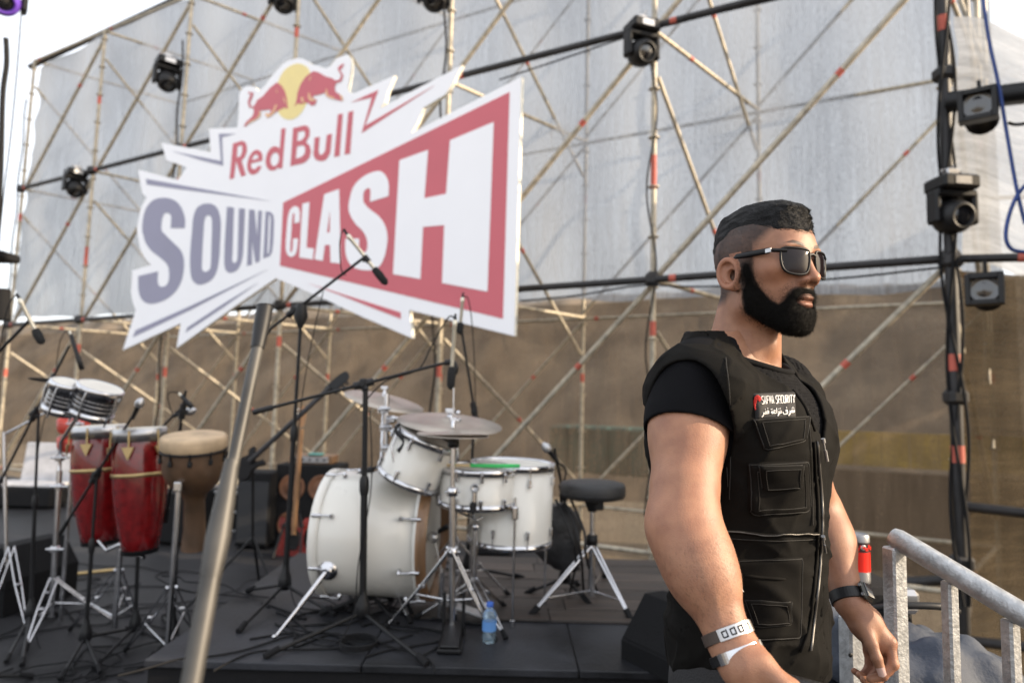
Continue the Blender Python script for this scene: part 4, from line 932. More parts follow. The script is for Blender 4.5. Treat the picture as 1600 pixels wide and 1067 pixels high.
# black bass on the taller stand, neck pointing up right
Yv = 4.9
bb = thing('bass_guitar', at(388, 730, Yv), 'black bass guitar lying slanted on a stand, long neck pointing up right', 'guitar')
h0, h1, h2 = at(390, 722, Yv), at(428, 680, Yv), at(516, 606, Yv)
v2 = (h2 - h1).normalized(); n2 = V(.1, -.95, .3).normalized(); u2 = v2.cross(n2).normalized()
outline(h0, gp, .125, .045, u2, v2, n2).build('body', M['blackplastic'], bb)
MB().tube([h0 + n2 * .012, h2 + n2 * .012], .020, 8, flat=(.5, u2)).build('neck', M['darktube'], bb)
outline(h2 + v2 * .05, [(-.12, -.4), (-.16, .1), (-.1, .5), (.14, .45), (.17, 0), (.1, -.4)], .22, .02, u2, v2, n2).build('headstock', M['blackplastic'], bb)
m = MB()
for k in range(4): m.lathe(h2 + v2 * (.01 + .035 * k) + u2 * .03, u2, [(0, .004), (.02, .004), (.022, .012), (.034, .012)], 8)
m.build('tuning_pegs', M['black'], bb)
bs2 = thing('guitar_stand', V(h0.x, Yv + .1, 0), 'tall thin stand under the slanted black bass', 'guitar stand')
MB().tube([h0 + V(0, .06, 0), V(h0.x + .02, Yv + .1, .35)], .011, 8).build('post', M['black'], bs2)
for dx, dy in ((-.28, -.2), (.3, -.1), (0, .35)): MB().tube([V(h0.x + .02, Yv + .1, .42), V(h0.x + dx, Yv + dy, .01)], .010, 8).build('leg', M['black'], bs2)
# stage monitors
def wedge(name, c, w, d, h, rz, label):
    t = thing(name, c, label, 'stage monitor', 'stage monitors', rz)
    prof = [(-d / 2, 0), (d / 2, 0), (d / 2, h * .55), (d * .2, h), (-d * .12, h), (-d / 2, h * .3)]
    vs = [V(sx * w / 2, y, z) for sx in (-1, 1) for y, z in prof]; n = len(prof)
    MB().add(vs, [tuple(range(n))[::-1], tuple(range(n, 2 * n))] + [(i, (i + 1) % n, n + (i + 1) % n, n + i) for i in range(n)]).build('cabinet', M['carpet'], t, world=False)
    a, b = V(0, -d / 2, h * .3), V(0, -d * .12, h); nn = V(0, -(b.z - a.z), (b.y - a.y)).normalized()
    e = (b - a) * .06
    vs = [V(-w * .46, (a + e).y, (a + e).z) + nn * .003, V(w * .46, (a + e).y, (a + e).z) + nn * .003, V(w * .46, (b - e).y, (b - e).z) + nn * .003, V(-w * .46, (b - e).y, (b - e).z) + nn * .003]
    MB().plate([vs], nn, .002).build('grille', M['carpet'], t, world=False)
    for sx in (-1, 1): MB().box((sx * (w / 2 + .002), d * .1, h * .5), (.006, .12, .05), bev=.002).build('handle', M['blackplastic'], t, world=False)
    return t
pw = floor_at(-8, 955)
wedge('stage_monitor', (pw.x - .02, pw.y + .2, 0), .58, .42, .40, R_(-100), 'black wedge monitor cut by the left edge of the picture')
# pale equipment case at far left with a grey lid, and a flight case behind the djembe
ec = floor_at(45, 790); ecn = thing('equipment_case', (ec.x, ec.y, 0), 'open case with a pale grey lid far back at left', 'case')
Ye_ = ec.y
MB().box((ec.x, ec.y, .14), (.85, .5, .24), bev=.02).build('body', M['blackmatte'], ecn)
MB().box((ec.x, ec.y - .0, .275), (.83, .48, .03), bev=.01).build('inner_tray', mat('pale_foam', (.42, .42, .44), .9, bump=.4), ecn)
MB().box((ec.x + .05, ec.y + .25, .52), (.66, .05, .5), rot=Matrix.Rotation(-.15, 3, 'X'), bev=.015).build('lid', bpy.data.materials['pale_foam'], ecn)
fc = floor_at(345, 832); fcn = thing('flight_case', (fc.x, fc.y + .25, 0), 'black flight case with silver edges behind the djembe', 'case')
w_, h_ = .55, .42
MB().box((fc.x, fc.y + .25, h_ / 2), (w_, .45, h_ - .01), bev=.006).build('body', M['blackmatte'], fcn)
m = MB()
for sx in (-1, 1):
    for sy in (-1, 1): m.box((fc.x + sx * w_ / 2, fc.y + .25 + sy * .225, h_ / 2), (.03, .03, h_), bev=.004)
    for z in (.015, h_ - .012, h_ * .5): m.box((fc.x, fc.y + .25 + sx * .228, z), (w_, .012, .028), bev=.003)
m.build('edge_trim', M['steel'], fcn)
ty = MB(); ty.plate([[V(fc.x - .1, fc.y + .018, .12), V(fc.x - .02, fc.y + .018, .12), V(fc.x - .06, fc.y + .018, .2)]], (0, -1, 0), .002); ty.build('warning_triangle', mat('warn_yellow', (.7, .55, .03), .5), fcn)
# soft black gig bag slumped behind the throne
gbq = fz(905, 930, RZ)
gbm = mat('bag_nylon', (.022, .022, .024), .45, var=.5, bump=.7, bscale=25)
gy = thing('gig_bag', (gbq.x, gbq.y, RZ), 'black soft instrument bag leaning behind the throne', 'bag')
rs = np.random.RandomState(5)
m = MB(); prof = []
for i in range(9):
    s = i / 8; c0 = at(862 + 22 * s, 790 + 100 * s, 3.7); c0.z = max(c0.z, RZ + .05)
    prof.append((c0 + V(rs.uniform(-.015, .015), 0, 0), (.045 + .085 * math.sin(math.pi * min(1, s * .8 + .12))) * rs.uniform(.9, 1.1)))
m.tube([p for p, r in prof], [r for p, r in prof], 14, flat=(.55, V(1, 0, .2)))
m.build('bag', gbm, gy)
for k in range(3):
    MB().tube(cr3([at(868 + 12 * k, 780, 3.55), at(885 + 14 * k, 815 + 8 * k, 3.5), at(900 + 8 * k, 870, 3.5), fz(890 + 22 * k, 930, RZ) + V(0, 0, .01)], 5), .007, 6, flat=(.4, V(1, 0, 0))).build('strap', M['blackplastic'], gy)
# black padded wedge at the man's hip
pw = fz(1010, 1030, RZ)
wedge('stage_monitor', (.70, 2.78, RZ), .36, .32, .24, R_(-60), 'black wedge monitor on the riser behind the man\'s elbow')

# more dark gear standing at the back
for (x0, x1, yt, yb, lab) in ((226, 300, 770, 852, 'black equipment trunk behind the djembe stand'), (560, 640, 800, 868, 'low black trunk behind the bass drum'), (740, 800, 838, 872, 'small black box under the floor tom at the back')):
    cab('storage_crate', x0, x1, yt, yb, lab, None, random.uniform(-.2, .2), .4, cat='crate')
rs = np.random.RandomState(23)
def tangle(x0, y0, x1, y1, z, n, name_label):
    mb = MB()
    for k in range(n):
        a = floor_at(rs.uniform(x0, x1), rs.uniform(y0, y1), z); d = V(rs.uniform(-1, 1), rs.uniform(-.5, .5), 0).normalized(); pts = []; p = a.copy(); th = math.atan2(d.y, d.x)
        for i in range(9):
            th += rs.uniform(-.8, .8); p = p + V(math.cos(th), math.sin(th), 0) * .11; p.z = z + .006 + .004 * (k % 3); pts.append(p.copy())
        mb.tube(cr3(pts, 3), .0042, 5)
    o = mb.build('cable_tangle', cable_m); tag(o, name_label, 'cables', None, 'stuff'); return o
tangle(10, 900, 330, 1060, 0, 18, 'tangle of thin black leads covering the stage floor at left')
tangle(420, 935, 760, 1010, RZ, 12, 'tangle of thin black leads on the riser round the stands')
# loose cables on the floor
rs = np.random.RandomState(11)
def floor_cable(x0, y0, x1, y1, z, label, n=7, amp=.12, r=.0045):
    a, b = floor_at(x0, y0, z), floor_at(x1, y1, z); pts = []
    for i in range(n):
        s = i / (n - 1); p = a + (b - a) * s + V(rs.uniform(-amp, amp), rs.uniform(-amp, amp), 0) * (1 if 0 < i < n - 1 else 0); p.z = z + r * 1.1; pts.append(p)
    cable(pts, label, r, 'loose cables on the stage')
LN = ['rearmost loose cable running left from behind the foreground pole', 'lowest loose cable along the bottom edge left of the pole', 'long loose cable crossing under the congas', 'loose cable starting at the left edge below the monitor wedge', 'loose cable between the conga stands and the foreground pole', 'short loose cable rising from the bottom edge at the farther conga stand', 'loose cable leaving the monitor wedge towards the bongo stand']
for q_, a in enumerate(((300, 925, 40, 900, 0), (20, 1045, 225, 1050, 0), (60, 880, 340, 900, 0), (0, 1000, 240, 960, 0), (100, 960, 330, 940, 0), (60, 1060, 200, 1005, 0), (10, 930, 190, 1000, 0))):
    floor_cable(*a, LN[q_])
LR = ['loose cable on the riser passing behind the centre stand', 'loose cable on the riser nearest its front left corner', 'loose cable on the riser running to the hi-hat pedal', 'loose cable on the riser running from the bass drum to the throne', 'short loose cable on the riser at the tall stand\'s feet']
for q_, a in enumerate(((430, 975, 640, 960, RZ), (390, 1000, 560, 1010, RZ), (470, 960, 700, 985, RZ), (620, 960, 880, 930, RZ), (500, 985, 420, 950, RZ))):
    floor_cable(*a, LR[q_])
# coil on the riser
cc0 = fz(560, 1012, RZ); pts = []
for k in range(40): a = k * .55; pts.append(cc0 + V(math.cos(a) * (.075 + .004 * math.sin(k)), math.sin(a) * .075, .006 + k * .0007))
cable(pts, 'small coil of cable lying on the riser under the centre stand', .004, None, 2)
# brass-coloured rods and pale wood under the congas
for (x0, y0, x1, y1) in ((75, 905, 185, 893),):
    a, b = floor_at(x0, y0), floor_at(x1, y1); a.z = b.z = .018
    solo(MB().tube([a, b], .014, 8), 'loose_rod', M['brass'], 'brass coloured rod lying on the stage under the congas', 'rod')

# ================================================================== stage lights
def moving_head(p, s, rz, label, tiltx=.5, kind='moving', purple=False):
    """p: clamp point on the pipe it hangs from"""
    t = thing('moving_head_light', p, label, 'stage light', 'moving head lights', rz)
    MB().box((0, 0, -.05 * s), (.10 * s, .06 * s, .08 * s), bev=.01).tube([(-.08 * s, 0, -.03 * s), (.08 * s, 0, -.03 * s)], .014 * s, 8).tube([(0, 0, -.02), (.05 * s, 0, .06 * s)], .008, 6).build('hook_clamp', M['steel'], t, world=False)
    MB().box((0, 0, -.14 * s), (.30 * s, .26 * s, .11 * s), bev=.02 * s).build('base', M['black'], t, world=False)
    MB().box((0, -.131 * s, -.14 * s), (.13 * s, .004, .06 * s)).build('display', M['steel'], t, world=False)
    y = MB().box((0, 0, -.22 * s), (.34 * s, .14 * s, .06 * s), bev=.015 * s)
    for sx in (-1, 1): y.box((sx * .155 * s, 0, -.33 * s), (.05 * s, .13 * s, .26 * s), bev=.018 * s)
    y.build('yoke', M['black'], t, world=False)
    d = V(0, -math.cos(tiltx), -math.sin(tiltx)); c = V(0, 0, -.395 * s)
    MB().lathe(c, d, [(-.16 * s, .02 * s), (-.15 * s, .08 * s), (-.08 * s, .125 * s), (0, .135 * s), (.06 * s, .128 * s), (.12 * s, .100 * s), (.125 * s, .08 * s), (.10 * s, .075 * s)], 28).build('head', mat('purple_gel', (.12, .05, .4), .3) if purple else M['blackplastic'], t, world=False)
    MB().lathe(c, d, [(.10 * s, .076 * s), (.112 * s, .05 * s), (.116 * s, .001)], 24).build('lens', M['lens'], t, world=False)
    return t
def px_on_front(x, y): return wall_hit(x, y, -.12)
moving_head(px_on_front(1003, 24), 1.0, R_(20), 'moving head light hanging left of the middle scaffold post', .35)
q = wall_hit(1486, 262, -.15); moving_head(q, 1.0, R_(5), 'largest moving head light, hanging on the dark corner post at right', .2)
moving_head(px_on_front(264, 84), 1.15, R_(40), 'moving head light at upper left beside the sign\'s top', .9)
moving_head(px_on_front(120, 258), 1.05, R_(50), 'moving head light at the far left below the upper pipe', .9)
moving_head(px_on_front(446, -45), 1.15, R_(30), 'moving head light cut by the top edge above the emblem', .9)
moving_head(px_on_front(680, -55), 1.1, R_(20), 'moving head light cut by the top edge over the sign\'s spikes', .9)
moving_head(at(12, -62, 6.0), 1.0, R_(40), 'moving head light with purple lens in the top left corner', .6, purple=True)
lb = thing('lighting_pipe', at(-30, 0, 6.0), 'dark pipe in the top left corner carrying the purple light', 'pipe')
MB().tube([at(-60, 5, 6.0), at(130, -80, 6.0)], .03, 8).build('pipe', M['darktube'], lb)
MB().tube([V(*at(-25, 0, 6.05).xy, -1.3), at(-25, -20, 6.05)], .035, 8).build('post', M['tube'], lb)
cable([at(33, 20, 5.9), at(28, 90, 5.9), at(18, 200, 5.9), at(6, 300, 5.9), at(-6, 420, 5.9)], 'thin line hanging down in the white sky at far left', .006)
cable([at(9, 60, 5.9), at(10, 100, 5.9), at(4, 150, 5.9), at(1, 260, 5.9), at(-5, 380, 5.9)], 'thick cable dropping from the purple light at far left', .022)
def profile_spot(p, d, s, label):
    d = Vector(d).normalized(); t = thing('profile_spotlight', p, label, 'stage light', 'profile spotlights'); p = Vector(p)
    MB().lathe(p, d, [(-.30 * s, .03 * s), (-.28 * s, .09 * s), (-.16 * s, .10 * s), (-.14 * s, .075 * s), (0, .075 * s), (.08 * s, .075 * s), (.08 * s, .095 * s)], 20).build('body', M['black'], t)
    u = d.cross(V(0, 0, 1)).normalized(); w = u.cross(d)
    rm = Matrix((u, d, w)).transposed(); m = MB()
    for a, b, c_, e in ((-.1, 0, .035, .225), (.1, 0, .035, .225), (0, -.095, .17, .035), (0, .095, .17, .035)): m.box(p + d * .11 * s + (u * a + w * b) * s, (c_ * s, .12 * s, e * s), rot=rm, bev=.004)
    m.build('front_frame', M['blackplastic'], t)
    MB().lathe(p, d, [(.06 * s, .100 * s), (.115 * s, .098 * s), (.118 * s, .088 * s), (.112 * s, .085 * s), (.125 * s, .05 * s), (.130 * s, .001)], 24).build('lens', M['lens'], t)
    m = MB()
    for k in range(6): m.lathe(p, d, [((-.27 + .02 * k) * s, .10 * s), ((-.265 + .02 * k) * s, .112 * s), ((-.26 + .02 * k) * s, .10 * s)], 16)
    m.build('cooling_fins', M['black'], t)
    MB().tube([p + u * .11 * s - d * .1 * s, p + u * .11 * s + w * .16 * s - d * .1 * s, p - u * .11 * s + w * .16 * s - d * .1 * s, p - u * .11 * s - d * .1 * s], .008, 6).tube([p + w * .16 * s - d * .1 * s, p + w * .25 * s - d * .1 * s], .014, 6).build('bracket', M['black'], t)
    return t
cp0 = wall(-2.56, 0, 0)
Yr = 4.9
profile_spot(at(1530, 172, Yr - .12), V(-.62, -.78, -.06), 1.0, 'upper profile spotlight under the black beam at right')
profile_spot(at(1540, 456, Yr - .12), V(-.62, -.80, .0), .96, 'lower profile spotlight beneath the dark pipe at right')
arm = thing('lighting_beam', at(1490, 155, Yr), 'black box beam sticking out right from the corner post', 'beam')
p0, p1 = at(1482, 160, 5.2), at(1680, 136, 4.6)
MB().tube([p0, p1], .085, 4).build('beam', M['black'], arm)
MB().tube([at(1530, 135, Yr), at(1546, 165, Yr)], .02, 6).build('hook_clamp', M['steel'], arm)
p0, p1 = wall(-2.5, -.05, 2.64), at(1700, 400, 4.7)
arm2 = thing('lighting_pipe', p0, 'dark pipe running right from the corner post above the lower spotlight', 'pipe')
MB().tube([p0, p1], .034, 8).build('pipe', M['darktube'], arm2)
d_ = (p1 - p0).normalized()
MB().tube([p0 + d_ * .5, p0 + d_ * .58], .037, 8, caps=False).build('red_mark', M['redpaint'], arm2)
# corner post dressing: sleeves, wrapped cables
crn = thing('corner_post', wall(-2.56, -.08, -1.3), 'thick dark corner post wrapped in cables at right', 'post')
MB().tube([wall(-2.56, -.08, -1.28), wall(-2.56, -.08, 8.2)], .045, 10).build('post', M['darktube'], crn)
for z in (.3, 1.55, 2.62, 4.15, 4.9): MB().box(wall(-2.56, -.07, z), (.15, .15, .12), bev=.03).build('clamp', M['darktube'], crn)
for z in (1.05, 1.75, 4.5): MB().tube([wall(-2.56, -.08, z), wall(-2.56, -.08, z + .13)], .048, 10, caps=False).build('red_mark', M['redpaint'], crn)
for s_, (off, ph) in enumerate(((.06, 0), (.07, 2), (.05, 4))):
    pts = [wall(-2.56 + off * math.sin(z * 2.2 + ph), -.13 - .03 * math.cos(z * 3 + ph), z) for z in np.arange(.0, 5.2, .3)]
    cable(pts, ('thick cable winding left of the dark corner post', 'thick cable winding right of the dark corner post', 'thick cable hanging straightest down the corner post')[s_], .012, 'cables on the corner post')
for (x0, y0, x1, y1, o, r, mm) in ((1500, 0, 1545, 120, .6, .02, 'tube'), (1538, -40, 1541, 600, 1.3, .022, 'tube'), (1512, 0, 1552, 700, .5, .012, 'tube')):
    solo(MB().tube([wall_hit(x0, y0, o), wall_hit(x1, y1, o)], r, 8), 'scaffold_tube', M['tube'], {1500: 'short slanted tube in the sky right of the corner post', 1538: 'upright pale tube behind the two profile spotlights', 1512: 'thin slanted tube crossing behind the spotlights'}[x0], 'tube')
solo(MB().tube([wall_hit(1528, 310, 1.3), wall_hit(1600, 303, 1.3) + V(.6, 0, 0)], .022, 8), 'scaffold_tube', M['tube'], 'short level tube joining the pale upright tube right of the big light', 'tube')
rp = lambda pts, lab: solo(MB().tube(cr3([at(x, y, 4.6) for x, y in pts], 5), .013, 6), 'rope', M['blue'], lab, 'rope')
rp([(1534, -20), (1545, 60), (1560, 130), (1572, 200), (1584, 270), (1592, 310), (1602, 350)], 'blue rope hanging past the upper profile spotlight')
rp([(1612, 280), (1590, 305), (1576, 340), (1572, 372), (1582, 390), (1605, 394)], 'loop of thin blue rope beside the big moving head light')
solo(MB().tube(cr3([at(x, y, 4.6) for x, y in ((1576, 192), (1590, 195), (1620, 190))], 4), .012, 6), 'cable', cable_m, 'short cable leaving the upper profile spotlight to the right', 'cable')
# thin wires along the scaffold
for pts, lab in (([(812, 470), (900, 462), (1000, 446), (1100, 448), (1300, 436), (1470, 418)], 'wire sagging under the dark lower pipe right of the sign'),
                 ([(780, 125), (880, 92), (990, 55), (1100, 26), (1230, -4)], 'wire running just under the dark upper pipe')):
    p = [wall_hit(x, y, -.09) for x, y in pts]; solo(MB().tube(cr3(p, 5), .009, 6), 'cable', cable_m, lab, 'cable')
p = [wall(-.13 + .05 * math.sin(z * 4), -.06, z) for z in np.arange(.4, 5.0, .25)]
solo(MB().tube(cr3(p, 3), .009, 6), 'cable', cable_m, 'cable winding down the middle scaffold post', 'cable')
for i in (2, 4, 6):
    p = [wall(FT[i] + .04 + .03 * math.sin(z * 5 + i), -.06, z) for z in np.arange(.2, 7.0, .25)]
    solo(MB().tube(cr3(p, 2), .014, 6), 'cable', cable_m, {2: 'cable bundle down the post just behind the cymbals', 4: 'cable bundle down the post left of the sign\'s middle', 6: 'cable bundle down the scaffold\'s far left post'}[i], 'cable')
# black sheet corner at the far left
solo(MB().box(at(-14, 401, 7.0), (.42, .3, .09), bev=.02), 'black_board', M['blackmatte'], 'edge of a black board sticking in at the far left', 'board')
solo(MB().tube([at(2, 452, 5.2), at(2, 500, 5.2)], .06, 10), 'black_canister', M['blackmatte'], 'dark hanging canister cut by the left edge', 'canister')
# ================================================================== the man: surfaces grown from distance fields
f32 = np.float32
def ell(P, c, r):
    q = [(P[i] - f32(c[i])) / f32(r[i]) for i in range(3)]; k0 = np.sqrt(q[0] ** 2 + q[1] ** 2 + q[2] ** 2)
    q1 = [q[i] / f32(r[i]) for i in range(3)]; k1 = np.sqrt(q1[0] ** 2 + q1[1] ** 2 + q1[2] ** 2) + f32(1e-6)
    return k0 * (k0 - 1) / k1
def cone(P, a, b, ra, rb):
    a = np.array(a, f32); b = np.array(b, f32); ba = b - a; L2 = float(ba @ ba)
    t = ((P[0] - a[0]) * ba[0] + (P[1] - a[1]) * ba[1] + (P[2] - a[2]) * ba[2]) / f32(L2); t = np.clip(t, 0, 1)
    d = np.sqrt((P[0] - a[0] - ba[0] * t) ** 2 + (P[1] - a[1] - ba[1] * t) ** 2 + (P[2] - a[2] - ba[2] * t) ** 2)
    return d - (f32(ra) + f32(rb - ra) * t)
def sm(a, b, k):
    h = np.maximum(k - np.abs(a - b), 0) / f32(k); return np.minimum(a, b) - h * h * f32(k * .25)
def smax(a, b, k): return -sm(-a, -b, k)
def waves(P, freq, seed, n=6, st=(1, 1, 1)):
    r = np.random.RandomState(seed); o = 0
    for i in range(n):
        k = r.normal(size=3); k = k / np.linalg.norm(k) * freq * r.uniform(.6, 1.6)
        o = o + np.sin(P[0] * f32(k[0] * st[0]) + P[1] * f32(k[1] * st[1]) + P[2] * f32(k[2] * st[2]) + f32(r.uniform(0, 6.28)))
    return o / n
def snets(fn, lo, hi, h):
    ax = [np.arange(lo[i], hi[i] + h, h, dtype=f32) for i in range(3)]
    G = np.meshgrid(*ax, indexing='ij'); D = fn(G).astype(f32); S = D < 0
    n = D.shape; c = [(a, b, d) for a in (0, 1) for b in (0, 1) for d in (0, 1)]
    sl = lambda A, o: A[o[0]:n[0] - 1 + o[0], o[1]:n[1] - 1 + o[1], o[2]:n[2] - 1 + o[2]]
    cnt = sum(sl(S, o).astype(np.int8) for o in c); act = (cnt > 0) & (cnt < 8); I = np.argwhere(act)
    idx = -np.ones(act.shape, np.int64); idx[act] = np.arange(len(I))
    acc = np.zeros((len(I), 3)); w = np.zeros(len(I))
    vals = {o: sl(D, o)[act] for o in c}
    for o in c:
        for a in range(3):
            if o[a] == 0:
                q = list(o); q[a] = 1; q = tuple(q); da, db = vals[o], vals[q]; m = (da < 0) != (db < 0)
                t = np.where(m, da / np.where(m, da - db, 1), 0); p = np.array(o, float)[None, :].repeat(len(I), 0); p[:, a] = t
                acc += p * m[:, None]; w += m
    V_ = (I + acc / w[:, None]) * h + np.array(lo)
    Fs = []
    for a in range(3):
        b, d = (a + 1) % 3, (a + 2) % 3
        s0 = [slice(None)] * 3; s1 = [slice(None)] * 3; s0[a] = slice(0, n[a] - 1); s1[a] = slice(1, n[a])
        A, B = S[tuple(s0)], S[tuple(s1)]; E = np.argwhere(A != B)
        E = E[(E[:, b] > 0) & (E[:, d] > 0) & (E[:, b] < n[b] - 1) & (E[:, d] < n[d] - 1)]
        def cell(db, dd): q = E.copy(); q[:, b] += db; q[:, d] += dd; return idx[q[:, 0], q[:, 1], q[:, 2]]
        Q_ = np.stack([cell(-1, -1), cell(0, -1), cell(0, 0), cell(-1, 0)], 1)
        fl = ~A[E[:, 0], E[:, 1], E[:, 2]]; Q_[fl] = Q_[fl][:, ::-1]; Fs.append(Q_)
    return V_, np.concatenate(Fs)
def keep(V_, F, mask):
    """drop the faces whose vertices are not all in mask"""
    F = F[mask[F].all(1)]; used = np.unique(F); rm = -np.ones(len(V_), np.int64); rm[used] = np.arange(len(used)); return V_[used], rm[F], used
def relax(V_, F, n=1, lam=.5):
    for _ in range(n):
        s = np.zeros_like(V_); c = np.zeros(len(V_))
        for i in range(4):
            a, b = F[:, i], F[:, (i + 1) % 4]
            np.add.at(s, a, V_[b]); np.add.at(c, a, 1); np.add.at(s, b, V_[a]); np.add.at(c, b, 1)
        V_ = V_ + (s / np.maximum(c, 1)[:, None] - V_) * lam
    return V_
def npmesh(name, V_, F, m, parent, cols=None):
    V_ = np.asarray(V_)
    me = bpy.data.meshes.new(name); inv = np.array(wm(parent).inverted())
    V_ = V_ @ inv[:3, :3].T + inv[:3, 3]
    me.vertices.add(len(V_)); me.vertices.foreach_set('co', V_.astype(f32).ravel())
    k = F.shape[1]; me.loops.add(F.size); me.loops.foreach_set('vertex_index', F.astype(np.int32).ravel())
    me.polygons.add(len(F)); me.polygons.foreach_set('loop_start', np.arange(0, F.size, k, dtype=np.int32)); me.polygons.foreach_set('loop_total', np.full(len(F), k, np.int32))
    me.polygons.foreach_set('use_smooth', np.ones(len(F), bool)); me.update(calc_edges=True)
    if cols is not None:
        a = me.color_attributes.new('Col', 'FLOAT_COLOR', 'POINT'); a.data.foreach_set('color', np.concatenate([cols, np.ones((len(cols), 1))], 1).astype(f32).ravel())
    me.materials.append(m); me.validate(); o = bpy.data.objects.new(name, me); COL.objects.link(o); o.parent = parent; return o
def frame(O, ang, s=1.0):
    f = np.array([math.cos(ang), -math.sin(ang), 0]); l = np.array([math.sin(ang), math.cos(ang), 0]); return np.array(O, float), f * s, l * s
def tow(Fr, p):                                   # frame -> world
    O, f, l = Fr; p = np.asarray(p, float); return O + p[..., 0:1] * f + p[..., 1:2] * l + p[..., 2:3] * np.array([0, 0, np.linalg.norm(f)])
def tol(Fr, P):                                   # world grid -> frame
    O, f, l = Fr; d = [P[i] - f32(O[i]) for i in range(3)]
    return [d[0] * f32(f[0]) + d[1] * f32(f[1]), d[0] * f32(l[0]) + d[1] * f32(l[1]), d[2]]
def locl(Fr, V_): O, f, l = Fr; d = V_ - O; return np.stack([d @ f, d @ l, d[:, 2]], 1)

HA = R_(60); TA = R_(42)
E_ = np.array(at(1151, 428, 1.185)); HF = frame(E_ + .070 * np.array([math.sin(HA), math.cos(HA), 0]), HA, .945)
TF = frame((.433, 1.250, .012), TA)
man = thing('person', (.47, 1.30, 0), 'bearded man in sunglasses, black utility vest and black t-shirt, striding past the stage', 'person')

# ---- head and neck (head frame: x forward, y left, z up, origin between the ears)
def sd_poly(x, z, pts):
    d = np.full(x.shape, 1e9, f32); s = np.ones(x.shape, f32); n = len(pts)
    for i in range(n):
        ax_, az = pts[i]; bx, bz = pts[i - 1]; ex, ez = bx - ax_, bz - az; wx, wz = x - f32(ax_), z - f32(az)
        t = np.clip((wx * f32(ex) + wz * f32(ez)) / f32(ex * ex + ez * ez), 0, 1); d = np.minimum(d, (wx - t * f32(ex)) ** 2 + (wz - t * f32(ez)) ** 2)
        c1 = z >= az; c2 = z < bz; c3 = f32(ex) * wz > f32(ez) * wx; m = (c1 & c2 & c3) | (~c1 & ~c2 & ~c3); s = np.where(m, -s, s)
    return s * np.sqrt(d)
NECKB = (-.064, 0, -.19)
def head_sdf(P, ears=True):
    x, y, z = P; ay = np.abs(y); A = [x, ay, z]
    d = ell(P, (-.005, 0, .047), (.097, .0765, .078))
    d = sm(d, ell(P, (.034, 0, .052), (.058, .060, .056)), .03)
    d = sm(d, ell(P, (.036, 0, -.014), (.056, .058, .062)), .03)
    d = sm(d, cone(A, (.000, .055, .005), (.006, .047, -.056), .016, .018), .025)
    d = sm(d, cone(A, (.006, .046, -.056), (.062, .014, -.086), .018, .018), .025)
    d = sm(d, ell(P, (.070, 0, -.088), (.019, .022, .016)), .02)
    d = sm(d, ell(P, (.056, 0, -.044), (.038, .034, .040)), .025)
    d = sm(d, ell(A, (.064, .047, .004), (.024, .014, .015)), .022)             # cheekbones
    d = sm(d, ell(A, (.084, .024, .041), (.012, .026, .008)), .014)             # brow
    d = smax(d, -ell(A, (.104, .034, .024), (.016, .017, .013)), .014)          # sockets
    d = sm(d, ell(A, (.079, .032, .024), (.013, .014, .012)), .004)
    n = cone(P, (.087, 0, .034), (.108, 0, -.012), .0072, .0086)
    n = sm(n, ell(P, (.1105, 0, -.0155), (.009, .0098, .008)), .008)
    n = sm(n, ell(A, (.099, .0135, -.019), (.010, .0072, .0072)), .007)
    n = smax(n, -ell(A, (.102, .0065, -.0265), (.006, .0035, .0055)), .003)
    d = sm(d, n, .012)
    d = sm(d, ell(P, (.0915, 0, -.0490), (.0085, .021, .0052)), .006)
    d = sm(d, ell(P, (.0895, 0, -.0620), (.0090, .019, .0064)), .006)
    d = smax(d, -ell(P, (.105, 0, -.0557), (.012, .026, .0016)), .003)
    nk = cone(P, (-.034, 0, -.015), NECKB, .050, .072)
    nk = sm(nk, cone(A, (-.022, .044, -.03), (-.010, .026, -.185), .011, .010), .04)
    nk = sm(nk, ell(P, (.008, 0, -.125), (.014, .012, .018)), .03)
    d = sm(d, nk, .028)
    if ears:
        u0, v0 = x + f32(.011), z - f32(.001); ca, sa = math.cos(.16), math.sin(.16)
        u = u0 * f32(ca) + v0 * f32(sa); v = -u0 * f32(sa) + v0 * f32(ca); w = ay - f32(.0775) + u * f32(.30)
        E = ell([u, w, v], (0, 0, .0), (.0175, .0045, .030))
        q = np.sqrt((u * 1.5) ** 2 + v * v) - f32(.0265); E = sm(E, np.sqrt((q * .75) ** 2 + (w - f32(.0070)) ** 2) - f32(.0042), .002)
        q = np.sqrt(((u + .001) * 1.5) ** 2 + (v - .002) ** 2) - f32(.0165); E = sm(E, np.sqrt((q * .75) ** 2 + (w - f32(.0025)) ** 2) - f32(.0028), .003)
        E = smax(E, -ell([u, w, v], (.003, .008, -.004), (.0095, .0105, .0125)), .002); E = smax(E, -ell([u, w, v], (-.002, .007, .014), (.008, .0045, .006)), .002)
        E = sm(E, ell([u, w, v], (.006, .001, -.028), (.0085, .0045, .008)), .006)
        E = sm(E, ell([u, w, v], (.0145, .002, -.003), (.004, .004, .006)), .004)
        d = sm(d, E, .005); d = smax(d, -ell([u, w, v], (.004, .003, -.004), (.0078, .013, .0105)), .002)
    return d
HLINE = [(.125, .068), (.068, .069), (.050, .076), (.026, .086), (-.02, .084), (-.046, .062), (-.050, .025), (-.056, -.025), (-.080, -.055), (-.2, -.06), (-.2, .2), (.2, .2), (.2, .068)]
BPOLY = [(.013, .020), (.026, .020), (.032, -.010), (.040, -.032), (.054, -.052), (.064, -.060), (.073, -.054), (.081, -.040), (.090, -.0315), (.13, -.029), (.15, -.135), (.05, -.122), (.028, -.098), (.012, -.072), (.008, -.03), (.011, .0)]
